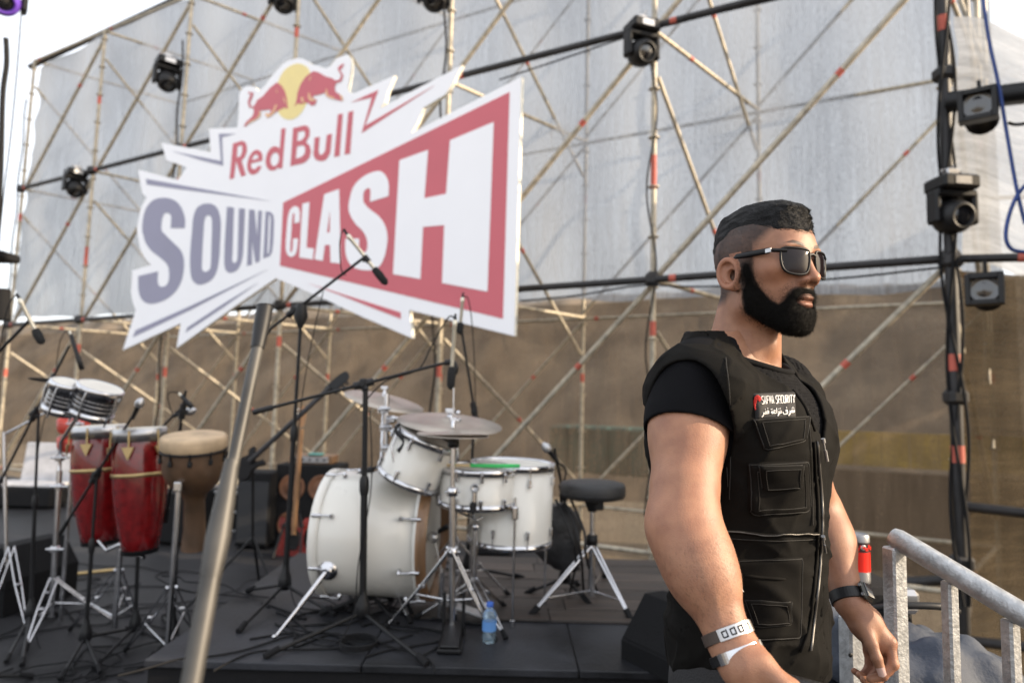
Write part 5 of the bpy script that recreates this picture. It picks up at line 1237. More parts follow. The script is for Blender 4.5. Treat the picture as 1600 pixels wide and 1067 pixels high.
def beard_mask(P):
    x, y, z = P; m = -sd_poly(x, z, BPOLY)
    lip = ell(P, (.101, 0, -.056), (.026, .0195, .0095)); m = np.minimum(m, lip * .9)
    return m
hv, hf = snets(head_sdf, (-.115, -.098, -.205), (.138, .098, .128), .0017)
hv = relax(hv, hf, 1, .2)
Pv = [hv[:, 0].astype(f32), hv[:, 1].astype(f32), hv[:, 2].astype(f32)]
hd = -sd_poly(Pv[0], Pv[2], HLINE)
# the base colours of skin, stubble and lips
cs_ = np.ones((len(hv), 3)) * np.array([1.0, 1.0, 1.0])
nz_ = waves(Pv, 90, 1) * .5 + waves(Pv, 260, 2) * .5
cs_ *= (1 + .05 * nz_)[:, None]
def blend(cols, w, c): w = np.clip(w, 0, 1)[:, None]; return cols * (1 - w) + np.array(c) * w
red = np.exp(-(((Pv[0] - .07) / .03) ** 2 + ((Pv[2] + .01) / .03) ** 2)) * .5 + np.exp(-(((Pv[0] - .112) / .014) ** 2 + ((Pv[2] + .016) / .014) ** 2)) * .5
cs_ = blend(cs_, red, (1.03, .82, .76))
earm = (np.abs(Pv[1]) > .0755) & (Pv[0] < .012) & (Pv[2] > -.045) & (Pv[2] < .04); cs_ = blend(cs_, earm * .4, (1.0, .78, .72))
sz = .76 + .23 * np.clip((hd + .040) / .040, 0, 1) ** 1.2
front = np.clip(-sd_poly(Pv[0], Pv[2], [(.072, .082), (.056, .060), (.036, .040), (.026, .010), (.006, -.010), (-.04, -.05), (-.14, -.05), (-.14, .15), (.072, .15)]) / .018 + .4, 0, 1); low = np.clip((Pv[2] + .055) / .05, 0, 1)
back = np.clip((-.03 - Pv[0]) / .04, 0, 1)
stub = np.maximum(sz * front, back * low * .9) * np.where(earm, 0, 1)
speck = .95 + .10 * waves(Pv, 420, 5, 10)
side = np.clip(-sd_poly(Pv[0], Pv[2], [(.004, -.02), (.030, -.02), (.038, .05), (.036, .1), (-.1, .1), (-.1, .04), (-.03, .035), (-.006, .03)]) / .006 + .5, 0, 1)
stub = np.maximum(stub, side * .90 * np.where(earm, 0, 1))
cs_ = blend(cs_, np.clip(stub, 0, .97) * speck, (.055, .047, .050))
bm_ = beard_mask(Pv); cs_ = blend(cs_, np.clip(bm_ / .004 + .5, 0, 1) * .9, (.07, .06, .055))
lipm = (np.abs(ell(Pv, (.093, 0, -.0555), (.012, .019, .0135))) < .004) | (ell(Pv, (.093, 0, -.0555), (.014, .020, .0125)) < 0)
cs_ = blend(cs_, lipm * .75, (.66, .43, .40))
brow = -sd_poly(np.abs(Pv[1]), Pv[2], [(.012, .040), (.014, .047), (.035, .052), (.050, .046), (.034, .045)]); cs_ = blend(cs_, np.clip(brow / .0015 + .5, 0, 1) * (Pv[0] > .05) * .9, (.06, .05, .05))
head_w = tow(HF, hv)

# ---- torso, arms and hands (world)
S1_ = np.array(at(1078, 610, 1.165)); E1_ = np.array(at(1063, 818, 1.055)); W1_ = np.array(at(1144, 1006, .985))
S2_ = tow(TF, [-.01, .168, 1.425]); E2_ = np.array(at(1280, 800, 1.50)); W2_ = np.array(at(1328, 942, 1.385))
def torso_l(P):
    """in the torso frame, z from the ground"""
    x, y, z = P; ay = np.abs(y); A = [x, ay, z]
    d = ell(P, (-.005, 0, 1.30), (.116, .152, .19))
    d = sm(d, ell(A, (.045, .070, 1.345), (.070, .076, .075)), .05)
    d = sm(d, ell(P, (.0, 0, 1.12), (.103, .130, .17)), .08)
    d = sm(d, ell(P, (-.005, 0, .97), (.107, .140, .12)), .08)
    d = sm(d, ell(A, (-.07, .085, 1.34), (.06, .085, .11)), .04)
    d = sm(d, cone(A, (-.035, .034, 1.530), (-.02, .152, 1.424), .040, .045), .05)
    d = sm(d, cone(P, (-.045, 0, 1.42), (-.03, 0, 1.50), .085, .066), .06)
    return d
def px(x, y, Y): return np.array(at(x, y, Y))
_cone = cone
def arm1(P):
    a = (E1_ - S1_); L_ = np.linalg.norm(a); cone = lambda P, a_, b_, ra, rb: _cone(P, a_, b_, ra * .955, rb * .955)
    q = lambda t: S1_ + a * t
    d = cone(P, q(-.02), q(.35), .055, .054)
    d = sm(d, cone(P, q(.30) + np.array([.012, -.004, 0]), q(.72) + np.array([.010, -.004, 0]), .050, .043), .04)
    d = sm(d, cone(P, q(.25) + np.array([-.010, 0, 0]), q(.85) + np.array([-.003, 0, 0]), .047, .038), .04)
    d = sm(d, cone(P, q(.8), E1_, .044, .040), .03)
    d = sm(d, ell(P, tuple(E1_ + np.array([-.016, .0, -.004])), (.026, .028, .03)), .03)
    b = W1_ - E1_; p = lambda t: E1_ + b * t
    d = sm(d, cone(P, p(.05), p(.40) + np.array([-.002, 0, 0]), .043, .043), .04)
    d = sm(d, cone(P, p(.02) + np.array([.018, 0, .01]), p(.45) + np.array([.008, 0, 0]), .034, .032), .03)
    d = sm(d, cone(P, p(.35), p(.92), .043, .0275), .05)
    cv = np.array(CAMP) - E1_; cv = cv / np.linalg.norm(cv); sx = np.cross(b / np.linalg.norm(b), cv)
    for s0, s1, t0, t1 in ((.45, -.1, .25, .62), (-.1, .35, .62, .95), (-.5, -.1, .35, .62), (.1, .3, -.0, .25)):     # veins
        def vp(t, s): r = .0455 + (.0275 - .0455) * max(0, (t - .35) / .57); n_v = cv * math.cos(s * 1.3) + sx * math.sin(s * 1.3); return p(t) + n_v * (r + .0005)
        d = sm(d, cone(P, vp(t0, s0), vp(t1, s1), .0019, .0019), .006)
    d = sm(d, cone(P, p(.85), W1_ + b * .05, .0275, .027), .02)
    return d
HAND1 = dict(pal=[px(1165, 1040, .965), px(1205, 1078, .955)], f=[
    [px(1238, 1076, .945), px(1262, 1108, .945), px(1246, 1140, .95), px(1222, 1140, .955)],
    [px(1226, 1092, .955), px(1246, 1126, .957), px(1230, 1152, .962), px(1208, 1148, .967)],
    [px(1210, 1104, .968), px(1227, 1138, .972), px(1212, 1160, .976), px(1192, 1152, .98)],
    [px(1194, 1112, .982), px(1206, 1142, .988), px(1194, 1160, .99), px(1178, 1154, .992)]],
    th=[px(1192, 1040, .945), px(1228, 1075, .925), px(1247, 1104, .925), px(1252, 1128, .935)])
HAND2 = dict(pal=[px(1352, 972, 1.375), px(1372, 1000, 1.365)], f=[
    [px(1391, 1004, 1.35), px(1396, 1038, 1.335), px(1380, 1056, 1.335), px(1360, 1060, 1.34)],
    [px(1384, 1014, 1.368), px(1388, 1046, 1.36), px(1370, 1064, 1.358), px(1350, 1062, 1.355)],
    [px(1372, 1018, 1.385), px(1374, 1048, 1.38), px(1358, 1063, 1.376), px(1343, 1054, 1.37)],
    [px(1358, 1016, 1.40), px(1358, 1044, 1.395), px(1346, 1056, 1.39), px(1335, 1048, 1.385)]],
    th=[px(1350, 980, 1.355), px(1362, 1006, 1.335), px(1370, 1028, 1.325), px(1377, 1048, 1.322)])
def hand(P, H, W, s=1.0):
    a, b = H['pal']; d = cone(P, W, a, .0265 * s, .031 * s); d = sm(d, cone(P, a, b, .030 * s, .028 * s), .02)
    for k, ch in enumerate(H['f']):
        r0 = (.0105, .0108, .0102, .009)[k] * s
        d = sm(d, cone(P, (a + b) / 2 * .35 + ch[0] * .65, ch[0], .015 * s, .0125 * s), .014)
        g = cone(P, ch[0], ch[1], r0 * 1.08, r0 * .95); g = sm(g, cone(P, ch[1], ch[2], r0 * .98, r0 * .85), .003); g = sm(g, cone(P, ch[2], ch[3], r0 * .86, r0 * .74), .003)
        g = sm(g, cone(P, ch[1], ch[1] + (ch[2] - ch[1]) * .02, r0 * 1.03, r0 * 1.03), .003)
        d = sm(d, g, .005)
    t = H['th']; g = cone(P, t[0], t[1], .0165 * s, .0125 * s); g = sm(g, cone(P, t[1], t[2], .0118 * s, .0108 * s), .004); g = sm(g, cone(P, t[2], t[3], .0112 * s, .0088 * s), .003)
    return sm(d, g, .010)
def arm2(P):
    d = cone(P, S2_, E2_, .058, .043); b = W2_ - E2_; p = lambda t: E2_ + b * t
    d = sm(d, cone(P, p(0), p(.35), .042, .044), .03); d = sm(d, cone(P, p(.3), p(.95), .044, .029), .04)
    return d
def box_of(pts, pad): q = np.array(pts); return q.min(0) - pad, q.max(0) + pad
parts = [(head_w, hf, cs_)]
def add_block(fn, lo, hi, h, rel=1):
    v, f = snets(fn, lo, hi, h); v = relax(v, f, rel, .4); Pq = [v[:, i].astype(f32) for i in range(3)]
    c = np.ones((len(v), 3)) * (1 + .04 * waves(Pq, 60, 3) + .03 * waves(Pq, 200, 4))[:, None]
    c = blend(c, .35 * np.clip(waves(Pq, 28, 9) + .1, 0, 1), (1.03, .84, .78)); c *= (1 - .10 * (np.random.RandomState(2).uniform(0, 1, len(v)) > .985))[:, None]; parts.append((v, f, c)); return v, f, c
lo, hi = box_of([S1_, E1_, W1_] + HAND1['f'][0] + HAND1['f'][3] + HAND1['th'], .075)
v1, f1, c1_ = add_block(lambda P: sm(arm1(P), hand(P, HAND1, W1_, 1.0), .02), lo, hi, .0026)
lo, hi = box_of([S2_, E2_, W2_], .07); v2_, f2_, c2_ = add_block(arm2, lo, hi, .0034)
lo, hi = box_of([W2_] + HAND2['f'][0] + HAND2['f'][3] + HAND2['th'], .04)
v3, f3, c3_ = add_block(lambda P: sm(hand(P, HAND2, W2_, .92), cone(P, E2_ + (W2_ - E2_) * .8, W2_, .032, .028), .015), lo, hi, .0018)
# reddened knuckles and pale nails
for H in (HAND1, HAND2):
    for i, (v, f, c) in enumerate(parts):
        if i == 0: continue
        for ch in H['f']:
            for j in (0, 1, 2):
                w = np.exp(-((v - ch[j]) ** 2).sum(1) / .012 ** 2); c[:] = blend(c, w * .45, (.95, .68, .6))
TP = lambda P: torso_l(tol(TF, P))
lo, hi = np.array([.20, 1.02, .86]), np.array([.75, 1.62, 1.54])
vt, ft_ = snets(lambda P: TP(P) + f32(.008), lo, hi, .009); ct_ = np.ones((len(vt), 3)); parts.append((vt, ft_, ct_))
off = 0; VV = []; FF = []; CC = []
for v, f, c in parts: VV.append(v); FF.append(f + off); CC.append(c); off += len(v)
skin = mat('skin', (.25, .118, .072), .46, var=.06, scale=40, bump=.15, bscale=500, attr='Col', sss=.08, spec=.4, col2=(.325, .165, .10))
npmesh('body', np.concatenate(VV), np.concatenate(FF), skin, man, np.concatenate(CC))
body = bpy.data.objects['body']
# thumbnail
t = HAND2['th']; ta = Vector(t[3] - t[2]).normalized(); 
nl_ = MB(); cam_d = (CAMP - Vector(t[3])).normalized(); nn = (cam_d - ta * cam_d.dot(ta)).normalized(); sd_ = ta.cross(nn); grid = []
for i in range(7):
    for j in range(6):
        a = (j / 5 - .5) * 1.7; r = .0096; l_ = -.008 + .0165 * i / 6
        wd = 1 - .35 * abs(j / 5 - .5) * 2 * (i > 5)
        grid.append(Vector(t[3]) + ta * l_ * wd + nn * r * math.cos(a) + sd_ * r * math.sin(a))
nl_.add(grid, [(i * 6 + j, i * 6 + j + 1, (i + 1) * 6 + j + 1, (i + 1) * 6 + j) for i in range(6) for j in range(5)], True)
nl_.build('thumbnail', mat('nail', (.55, .36, .31), .25, var=.03, coat=.4), man)

# ---- hair, beard
hairm = mat('hair_black', (.003, .003, .004), .5, var=.4, scale=120, bump=.6, bscale=600, stretch=(.3, 1, 1), spec=.35)
beardm = mat('beard_black', (.006, .0048, .004), .75, var=.4, scale=200, bump=.9, bscale=900, spec=.2)
def hair_sdf(P):
    x, y, z = P; m = -sd_poly(x, z, HLINE); tp = np.clip(z / .12, 0, 1); fr = np.clip((x - .02) / .07, 0, 1)
    tp = np.clip((z - .05) / .07, 0, 1); th = np.clip(m / .050, 0, 1) ** .85 * (.0032 + .0190 * tp + .001 * fr) - f32(.0022)
    st = waves([x * .35, y, z], 420, 8, 8) * f32(.0018) + waves([x * .5 + y * .6, y, z], 160, 12, 6) * f32(.0022)
    return head_sdf(P, False) - th + st * np.clip(m / .01, 0, 1)
v, f = snets(hair_sdf, (-.125, -.1, -.07), (.13, .1, .155), .0019)
m = -sd_poly(v[:, 0].astype(f32), v[:, 2].astype(f32), HLINE) > -.001
v, f, _ = keep(v, f, m); npmesh('hair', tow(HF, v), f, hairm, man)
hair_v, hair_f = v, f
def beard_sdf(P):
    m = beard_mask(P); x, y, z = P
    ch = np.clip((-.045 - z) / .03, 0, 1) * np.clip((x - .02) / .05, 0, 1)
    th = np.clip(m / .014, 0, 1) ** .7 * (.0055 + .0025 * ch) - f32(.0022)
    st = waves([x, y, z * .4], 500, 21, 8) * f32(.0011) + waves(P, 170, 22, 6) * f32(.0014)
    return head_sdf(P, False) - th + st * np.clip(m / .006, 0, 1)
v, f = snets(beard_sdf, (-.02, -.085, -.138), (.135, .085, .035), .0018)
m = beard_mask([v[:, i].astype(f32) for i in range(3)]) > -.0006
v, f, _ = keep(v, f, m); npmesh('beard', tow(HF, v), f, beardm, man)
def fibres(V_, F, n, ln, flow, lift, seed, name, m, w=.00035, jit=.35, Fr=None, acc=None):
    r = np.random.RandomState(seed); a, b, c = V_[F[:, 0]], V_[F[:, 1]], V_[F[:, 2]]
    N = np.cross(b - a, c - a); N /= np.linalg.norm(N, axis=1)[:, None] + 1e-12
    i = r.randint(0, len(F), n); u = r.uniform(0, 1, (n, 1)); P0 = a[i] * (1 - u) + c[i] * u; N = N[i]
    if acc is not None:
        kq = r.uniform(0, 1, n) < acc(P0, N); P0, N = P0[kq], N[kq]; n = len(P0)
    D = flow(P0) + r.normal(size=(n, 3)) * jit; D -= N * (D * N).sum(1)[:, None] * .85; D /= np.linalg.norm(D, axis=1)[:, None]
    L_ = (ln * r.uniform(.5, 1.2, n))[:, None]; sd = np.cross(D, N)
    p1 = P0 + D * L_ * .55 + N * lift * L_ * .6; p2 = P0 + D * L_ + N * lift * L_ * .8
    P0 = P0 - N * .001
    V2 = np.stack([P0 - sd * w, P0 + sd * w, p1 + sd * w * .8, p1 - sd * w * .8, p2], 1).reshape(-1, 3); k = np.arange(n)[:, None] * 5
    F2 = np.concatenate([k + [0, 1, 2], k + [0, 2, 3], k + [3, 2, 4]]); o = npmesh(name, tow(HF, V2) if Fr is None else V2, F2, m, man); o['kind'] = 'stuff'; return o
fibres(v, f, 16000, .0085, lambda p: np.stack([.25 + 0 * p[:, 0], .3 * np.sign(p[:, 1]), -.9 + 0 * p[:, 0]], 1), .5, 3, 'beard_hairs', beardm, w=.00022, jit=.6)
fibres(hair_v, hair_f, 20000, .0095, lambda p: np.stack([1 + 0 * p[:, 0], -.2 * np.sign(p[:, 1]), -.35 - 5 * np.clip(.02 - p[:, 0], 0, .1)], 1), .13, 4, 'head_hairs', hairm, w=.0003, jit=.3)

# stubble in the faded sides and round the beard, fine hair on the near forearm
def g3(p): return [p[:, i].astype(f32) for i in range(3)]
def stub_acc(p, N):
    P_ = g3(p); h_ = -sd_poly(P_[0], P_[2], HLINE); fr_ = np.clip(-sd_poly(P_[0], P_[2], [(.068, .080), (.052, .058), (.034, .038), (.024, .010), (.004, -.010), (-.04, -.045), (-.14, -.05), (-.14, .15), (.068, .15)]) / .016 + .3, 0, 1)
    e_ = (np.abs(p[:, 1]) > .0765) & (p[:, 0] < .012) & (p[:, 2] < .036)
    return fr_ * np.clip(1 + h_ / .075, .12, 1) * (~e_) * (h_ < .004)
fibres(hv, hf, 90000, .0034, lambda p: np.stack([-.2 + 0 * p[:, 0], 0 * p[:, 1], -.9 + 0 * p[:, 0]], 1), .35, 13, 'fade_stubble', hairm, w=.00016, jit=.5, acc=stub_acc)
def edge_acc(p, N):
    b_ = beard_mask(g3(p)); return np.clip(1 + b_ / .014, 0, 1) * (b_ < .003) * (b_ > -.014) * (p[:, 0] > 0) * .8
fibres(hv, hf, 120000, .0045, lambda p: np.stack([.3 + 0 * p[:, 0], 0 * p[:, 1], -.9 + 0 * p[:, 0]], 1), .3, 14, 'beard_edge_stubble', beardm, w=.00016, jit=.5, acc=edge_acc)
fad = (W1_ - E1_) / np.linalg.norm(W1_ - E1_)
def arm_acc(p, N): t = (p - E1_) @ fad; return ((t > .03) & (t < .19)).astype(float) * .8
fibres(v1, f1, 9000, .0085, lambda p: np.tile(fad * .8 + np.array([.25, 0, -.3]), (len(p), 1)), .18, 15, 'arm_hairs', mat('arm_hair', (.035, .02, .012), .6), w=.00011, jit=.35, Fr=1, acc=arm_acc)

# ---- clothing
def vest_cut(L_):
    """positive outside the vest's cloth: neckline, armholes, hem (torso frame)"""
    x, y, z = L_; ay = np.abs(y)
    w = np.clip((z - f32(1.335)) * .62, 0, .075) + np.clip((z - 1.43) * .5, 0, .03)
    neck = np.where(x > -.01, w - ay, -1).astype(f32); nb_ = f32(.068) - np.sqrt((x + .045) ** 2 + y ** 2) + 0 * z
    neck = np.maximum(neck, np.where(z > 1.46, nb_, -1))
    hole = -ell([x, ay, z], (-.012, .250, 1.352), (.080, .118, .124))
    return neck, hole
def vest_sdf(P):
    L_ = tol(TF, P); x, y, z = L_
    flare = np.clip((1.12 - z) / .25, 0, 1) * .012
    fold = waves([x * .8, y * .8, z * 1.6], 55, 31, 7) * f32(.0048) * (.5 + np.clip((1.25 - z) / .2, 0, 1)) + waves([x, y, z * 2.2], 95, 33, 6) * f32(.0008) + waves([x + z * .6, y - z * .5, z * .3], 70, 35, 5) * f32(.0032)
    rdg = lambda Q, fq, sd_: (1 - np.abs(waves(Q, fq, sd_, 5)) * 2.2)
    fold = fold + (np.clip(rdg([x + y * .3, y * .4, z * 1.5 + y * .5], 38, 81), 0, 1) ** 3) * f32(-.0045) * (.35 + np.clip((1.27 - z) / .15, 0, 1)) + (np.clip(rdg([x * .5, y, z * 1.2 - x], 60, 83), 0, 1) ** 3) * f32(-.0028)
    b = sm(torso_l(L_), ell([x, np.abs(y), z], (-.004, .165, 1.408), (.068, .062, .060)), .04); b = sm(b, ell(P, tuple(S1_ + np.array([.006, .01, -.006])), (.062, .066, .066)), .03) - f32(.0125) - flare + fold
    d = smax(b, -(b + f32(.006)), .001)
    neck, hole = vest_cut(L_)
    d = smax(d, neck, .003); d = smax(d, hole, .003); d = smax(d, f32(.925) - z + f32(.008) * np.sin(y * 14), .004)
    d = np.maximum(d, z - f32(1.525)); return d
lo, hi = np.array([.19, 1.0, .90]), np.array([.77, 1.62, 1.55])
v, f = snets(vest_sdf, lo, hi, .0033)
vestm = mat('vest_twill', (.0032, .0029, .0026), .85, var=.25, scale=14, bump=.10, bscale=900, col2=(.0062, .0055, .0047), spec=.10, rvar=.05)
npmesh('vest', v, f, vestm, man)
from mathutils.bvhtree import BVHTree
vest_bvh = BVHTree.FromPolygons([tuple(q) for q in v], [tuple(q) for q in f])
def hitp(x, y, bvh=None):
    d = ray(x, y).normalized(); r = (bvh or vest_bvh).ray_cast(CAMP, d)
    if r[0] is None: return None, None
    n = r[1] if r[1].dot(d) < 0 else -r[1]; return r[0], n
def soft_panel(name, quad, h, m, nu=30, nv=30, edge=.06, round_=.0, parent=None, dense=True, puff=.0, seed=0, bvh=None):
    """quad: four pixel corners (tl, tr, br, bl); a raised piece of cloth laid on the surface"""
    q = [np.array(p, float) for p in quad]; P = {}; vs = []; r = np.random.RandomState(seed)
    for j in range(nv + 1):
        for i in range(nu + 1):
            u, w = i / nu, j / nv
            # rounded lower corners
            if round_:
                cx = abs(u - .5) * 2
                if cx > 1 - round_ : w = w * (1 - round_ * .5 * (1 - math.sqrt(max(0, 1 - ((cx - 1 + round_) / round_) ** 2))))
            p2 = (q[0] * (1 - u) + q[1] * u) * (1 - w) + (q[3] * (1 - u) + q[2] * u) * w
            p, n = hitp(p2[0], p2[1], bvh)
            if p is None: p, n = (vs[-1][0], vs[-1][1]) if vs else (Vector(at(p2[0], p2[1], 1.2)), Vector((0, -1, 0)))
            e = min(i / nu, 1 - i / nu, j / nv, 1 - j / nv) / edge; e = min(1, e)
            hh_ = h * math.sqrt(max(0, 1 - (1 - e) ** 2)) if (i % nu and j % nv) else -.002
            hh_ += puff * math.sin(math.pi * u) * math.sin(math.pi * j / nv)
            vs.append((p, n, hh_))
    # average the normals so the piece lies smooth
    N = [[vs[j * (nu + 1) + i][1] for i in range(nu + 1)] for j in range(nv + 1)]; na = sum((n for row in N for n in row), Vector()).normalized()
    out = [p + (n * .35 + na * .65).normalized() * h_ for p, n, h_ in vs]
    for _ in range(2):
        new = list(out)
        for j in range(1, nv):
            for i in range(1, nu):
                k = j * (nu + 1) + i; new[k] = (out[k] * 2 + out[k - 1] + out[k + 1] + out[k - nu - 1] + out[k + nu + 1]) / 6
        out = new
    fs = [(j * (nu + 1) + i, (j + 1) * (nu + 1) + i, (j + 1) * (nu + 1) + i + 1, j * (nu + 1) + i + 1) for j in range(nv) for i in range(nu)]
    o_ = MB().add(out, fs, True).build(name, m, parent or man)
    if 'patch' not in name:
        for k_, r_, mt_ in ((1, .0011, edgem), (4, .0006, stitch)):
            lp = [out[k_ * (nu + 1) + i] for i in range(k_, nu - k_)] + [out[j * (nu + 1) + nu - k_] for j in range(k_, nv - k_)] + [out[(nv - k_) * (nu + 1) + i] for i in range(nu - k_, k_, -1)] + [out[j * (nu + 1) + k_] for j in range(nv - k_, k_, -1)]
            if nu > 20 and nv > 20 and not (k_ == 4 and name == 'lower_pocket'): MB().tube([p + na * .0006 for p in lp + lp[:1]], r_, 5, caps=False).build('edge_binding' if k_ == 1 else 'stitch_line', mt_, o_)
    return o_
edgem = mat('vest_binding', (.004, .0036, .003), .8); stitch = mat('vest_stitch', (.011, .010, .0085), .8)
def seam(name, pts, r, m, lift=.001, parent=None, k=6):
    out = []
    for x, y in cr(pts, k):
        p, n = hitp(x, y)
        if p is not None: out.append(p + n * lift)
    if len(out) > 2: return MB().tube(out, r, 6).build(name, m, parent or man)
zipm = mat('zip_metal', (.10, .095, .09), .4, .8)
# chest: name patch, flap pocket, double pocket, waist zip, lower pockets
soft_panel('upper_pocket_flap', [(1172, 655), (1266, 650), (1258, 690), (1192, 706)], .008, vestm, round_=.3, puff=.002)
soft_panel('chest_pocket', [(1166, 722), (1262, 718), (1266, 800), (1168, 806)], .010, vestm, round_=.28, puff=.003)
pf_ = soft_panel('chest_pocket_flap', [(1180, 722), (1252, 722), (1248, 760), (1184, 764)], .017, vestm, round_=.3)
soft_panel('lower_pocket', [(1142, 872), (1256, 868), (1252, 1000), (1170, 1004)], .006, vestm, nu=30, nv=30, round_=.12, edge=.06)
soft_panel('lower_pocket_flap', [(1160, 935), (1236, 938), (1236, 975), (1176, 980)], .011, vestm, round_=.25)
soft_panel('pocket_welt', [(1152, 894), (1234, 900), (1232, 909), (1156, 904)], .009, vestm, nu=20, nv=6, edge=.3)
seam('waist_zip', [(1118, 829), (1160, 832), (1200, 835), (1240, 834), (1276, 833)], .0030, vestm, .003)
seam('waist_zip_teeth', [(1118, 829), (1160, 832), (1200, 835), (1240, 834), (1276, 833)], .0012, zipm, .005)
seam('front_zip', [(1276, 690), (1280, 740), (1284, 800), (1282, 860), (1277, 920), (1270, 980), (1266, 1015)], .0026, zipm, .0015)
seam('front_placket', [(1270, 690), (1273, 740), (1277, 800), (1275, 860), (1270, 920), (1262, 985), (1250, 1018)], .0022, vestm, .002)
seam('front_edge', [(1158, 531), (1196, 556), (1228, 597), (1256, 634), (1272, 672)], .0030, vestm, .001)
for pts in ([(1262, 640), (1266, 700), (1268, 760), (1270, 820)], [(1134, 560), (1140, 620), (1142, 700), (1140, 780)], [(1112, 838), (1160, 842), (1220, 845), (1272, 842)], [(1180, 770), (1184, 800), (1186, 806)], [(1214, 764), (1215, 790), (1215, 804)],
            [(1134, 700), (1138, 760)]):
    seam('stitching', pts, .0008, stitch, .0015)
def puller(x0, y0, x1, y1):
    a, n = hitp(x0, y0); b = hitp(x1, y1)[0]
    if a is None or b is None: return
    a = a + n * .010; b = b + n * .012; d = (b - a).normalized()
    MB().tube([a - d * .004, a + d * .003], .0035, 8).tube([a + d * .003, b], .0014, 6).tube([a + (b - a) * .45, b], .0028, 6, flat=(.5, n)).build('zip_puller', M['steel'], man)
puller(1277, 690, 1281, 722); puller(1278, 836, 1280, 858); puller(1148, 902, 1156, 922)
# the embroidered name patch: black field, red emblem, two lines of white lettering
patch = soft_panel('name_patch', [(1176, 614), (1243, 612), (1244, 654), (1180, 657)], .0045, mat('patch_black', (.012, .011, .012), .8), edge=.05)
vs_ = [patch.matrix_world @ v.co for v in patch.data.vertices]; vs_ = [Vector(v.co) + Vector(man.location) for v in patch.data.vertices]
pb_ = BVHTree.FromPolygons([tuple(q) for q in vs_], [tuple(p.vertices) for p in patch.data.polygons])
thread = mat('white_thread', (.75, .72, .68), .8); redth = mat('red_thread', (.55, .02, .015), .8)
def PP(u, v):                                        # patch coordinates, 0..1 from the upper left
    q = [np.array(p, float) for p in [(1176, 614), (1243, 612), (1244, 654), (1180, 657)]]
    p2 = (q[0] * (1 - u) + q[1] * u) * (1 - v) + (q[3] * (1 - u) + q[2] * u) * v
    d = ray(*p2).normalized(); r = pb_.ray_cast(CAMP, d)
    return (r[0] + (r[1] if r[1].dot(d) < 0 else -r[1]) * .0006) if r[0] is not None else None
GL = {'S': [[(1, 0), (.3, 0), (0, .15), (0, .4), (1, .6), (1, .85), (.7, 1), (0, 1)]], 'A': [[(0, 1), (.5, 0), (1, 1)], [(.2, .65), (.8, .65)]], 'F': [[(0, 1), (0, 0), (1, 0)], [(0, .5), (.8, .5)]],
      'W': [[(0, 0), (.25, 1), (.5, .3), (.75, 1), (1, 0)]], 'E': [[(1, 0), (0, 0), (0, 1), (1, 1)], [(0, .5), (.8, .5)]], 'C': [[(1, 0), (.2, 0), (0, .2), (0, .8), (.2, 1), (1, 1)]], 'U': [[(0, 0), (0, .85), (.3, 1), (.7, 1), (1, .85), (1, 0)]],
      'R': [[(0, 1), (0, 0), (.8, 0), (1, .25), (.8, .5), (0, .5)], [(.5, .5), (1, 1)]], 'I': [[(.5, 0), (.5, 1)]], 'T': [[(0, 0), (1, 0)], [(.5, 0), (.5, 1)]], 'Y': [[(0, 0), (.5, .45), (1, 0)], [(.5, .45), (.5, 1)]]}
def stroke(mb, pts, r):
    o = [PP(*p) for p in pts]; o = [p for p in o if p is not None]
    if len(o) > 1: mb.tube(o, r, 5)
x = .19
for ch in 'SAFWA SECURITY':
    if ch == ' ': x += .035; continue
    w_ = .025 if ch == 'I' else .044
    mb = MB()
    for s_ in GL[ch]: stroke(mb, [(x + a * w_, .13 + b * .28) for a, b in s_], .0009)
    mb.build('letter', thread, patch); x += w_ + .016
# second line, Arabic: شرف نزاهة فخر, written right to left
def arab(strokes, dots):
    mb = MB()
    for s_ in strokes: stroke(mb, cr(s_, 3) if len(s_) > 2 else s_, .0010)
    for (u, v) in dots:
        p = PP(u, v)
        if p is not None: mb.ball(p, .0011, 6)
    if mb.v: mb.build('letter', thread, patch)
arab([[(.95, .68), (.95, .74), (.92, .76), (.92, .69), (.92, .76), (.89, .76), (.89, .69), (.89, .76), (.86, .76)]], [(.92, .58), (.90, .62), (.94, .62)])
arab([[(.86, .76), (.85, .70), (.85, .80), (.81, .88)]], [])
arab([[(.79, .72), (.77, .66), (.75, .72), (.79, .74), (.78, .80), (.70, .82), (.68, .74)]], [(.77, .58)])
arab([[(.63, .68), (.63, .77), (.58, .77)]], [(.62, .60)]); arab([[(.585, .70), (.58, .80), (.55, .87)]], [(.585, .62)]); arab([[(.53, .58), (.53, .78)]], [])
arab([[(.50, .70), (.47, .66), (.46, .76), (.50, .76), (.44, .77), (.42, .70), (.40, .76), (.43, .78)]], [(.42, .62), (.40, .62)])
arab([[(.34, .72), (.32, .66), (.31, .72), (.34, .75), (.28, .77)]], [(.32, .58)]); arab([[(.29, .70), (.25, .70), (.28, .77), (.22, .77)]], [(.26, .61)]); arab([[(.22, .77), (.21, .71), (.20, .82), (.16, .88)]], [])
em_ = MB()
for k in range(3):
    pts = [(.10 + .085 * (1 - k * .22) * math.cos(a), .40 - .30 * (1 - k * .22) * math.sin(a)) for a in np.linspace(.5, 3.9 - k * .4, 9)]
    stroke(em_, pts, .0012 - .0002 * k)
em_.build('emblem', redth, patch)

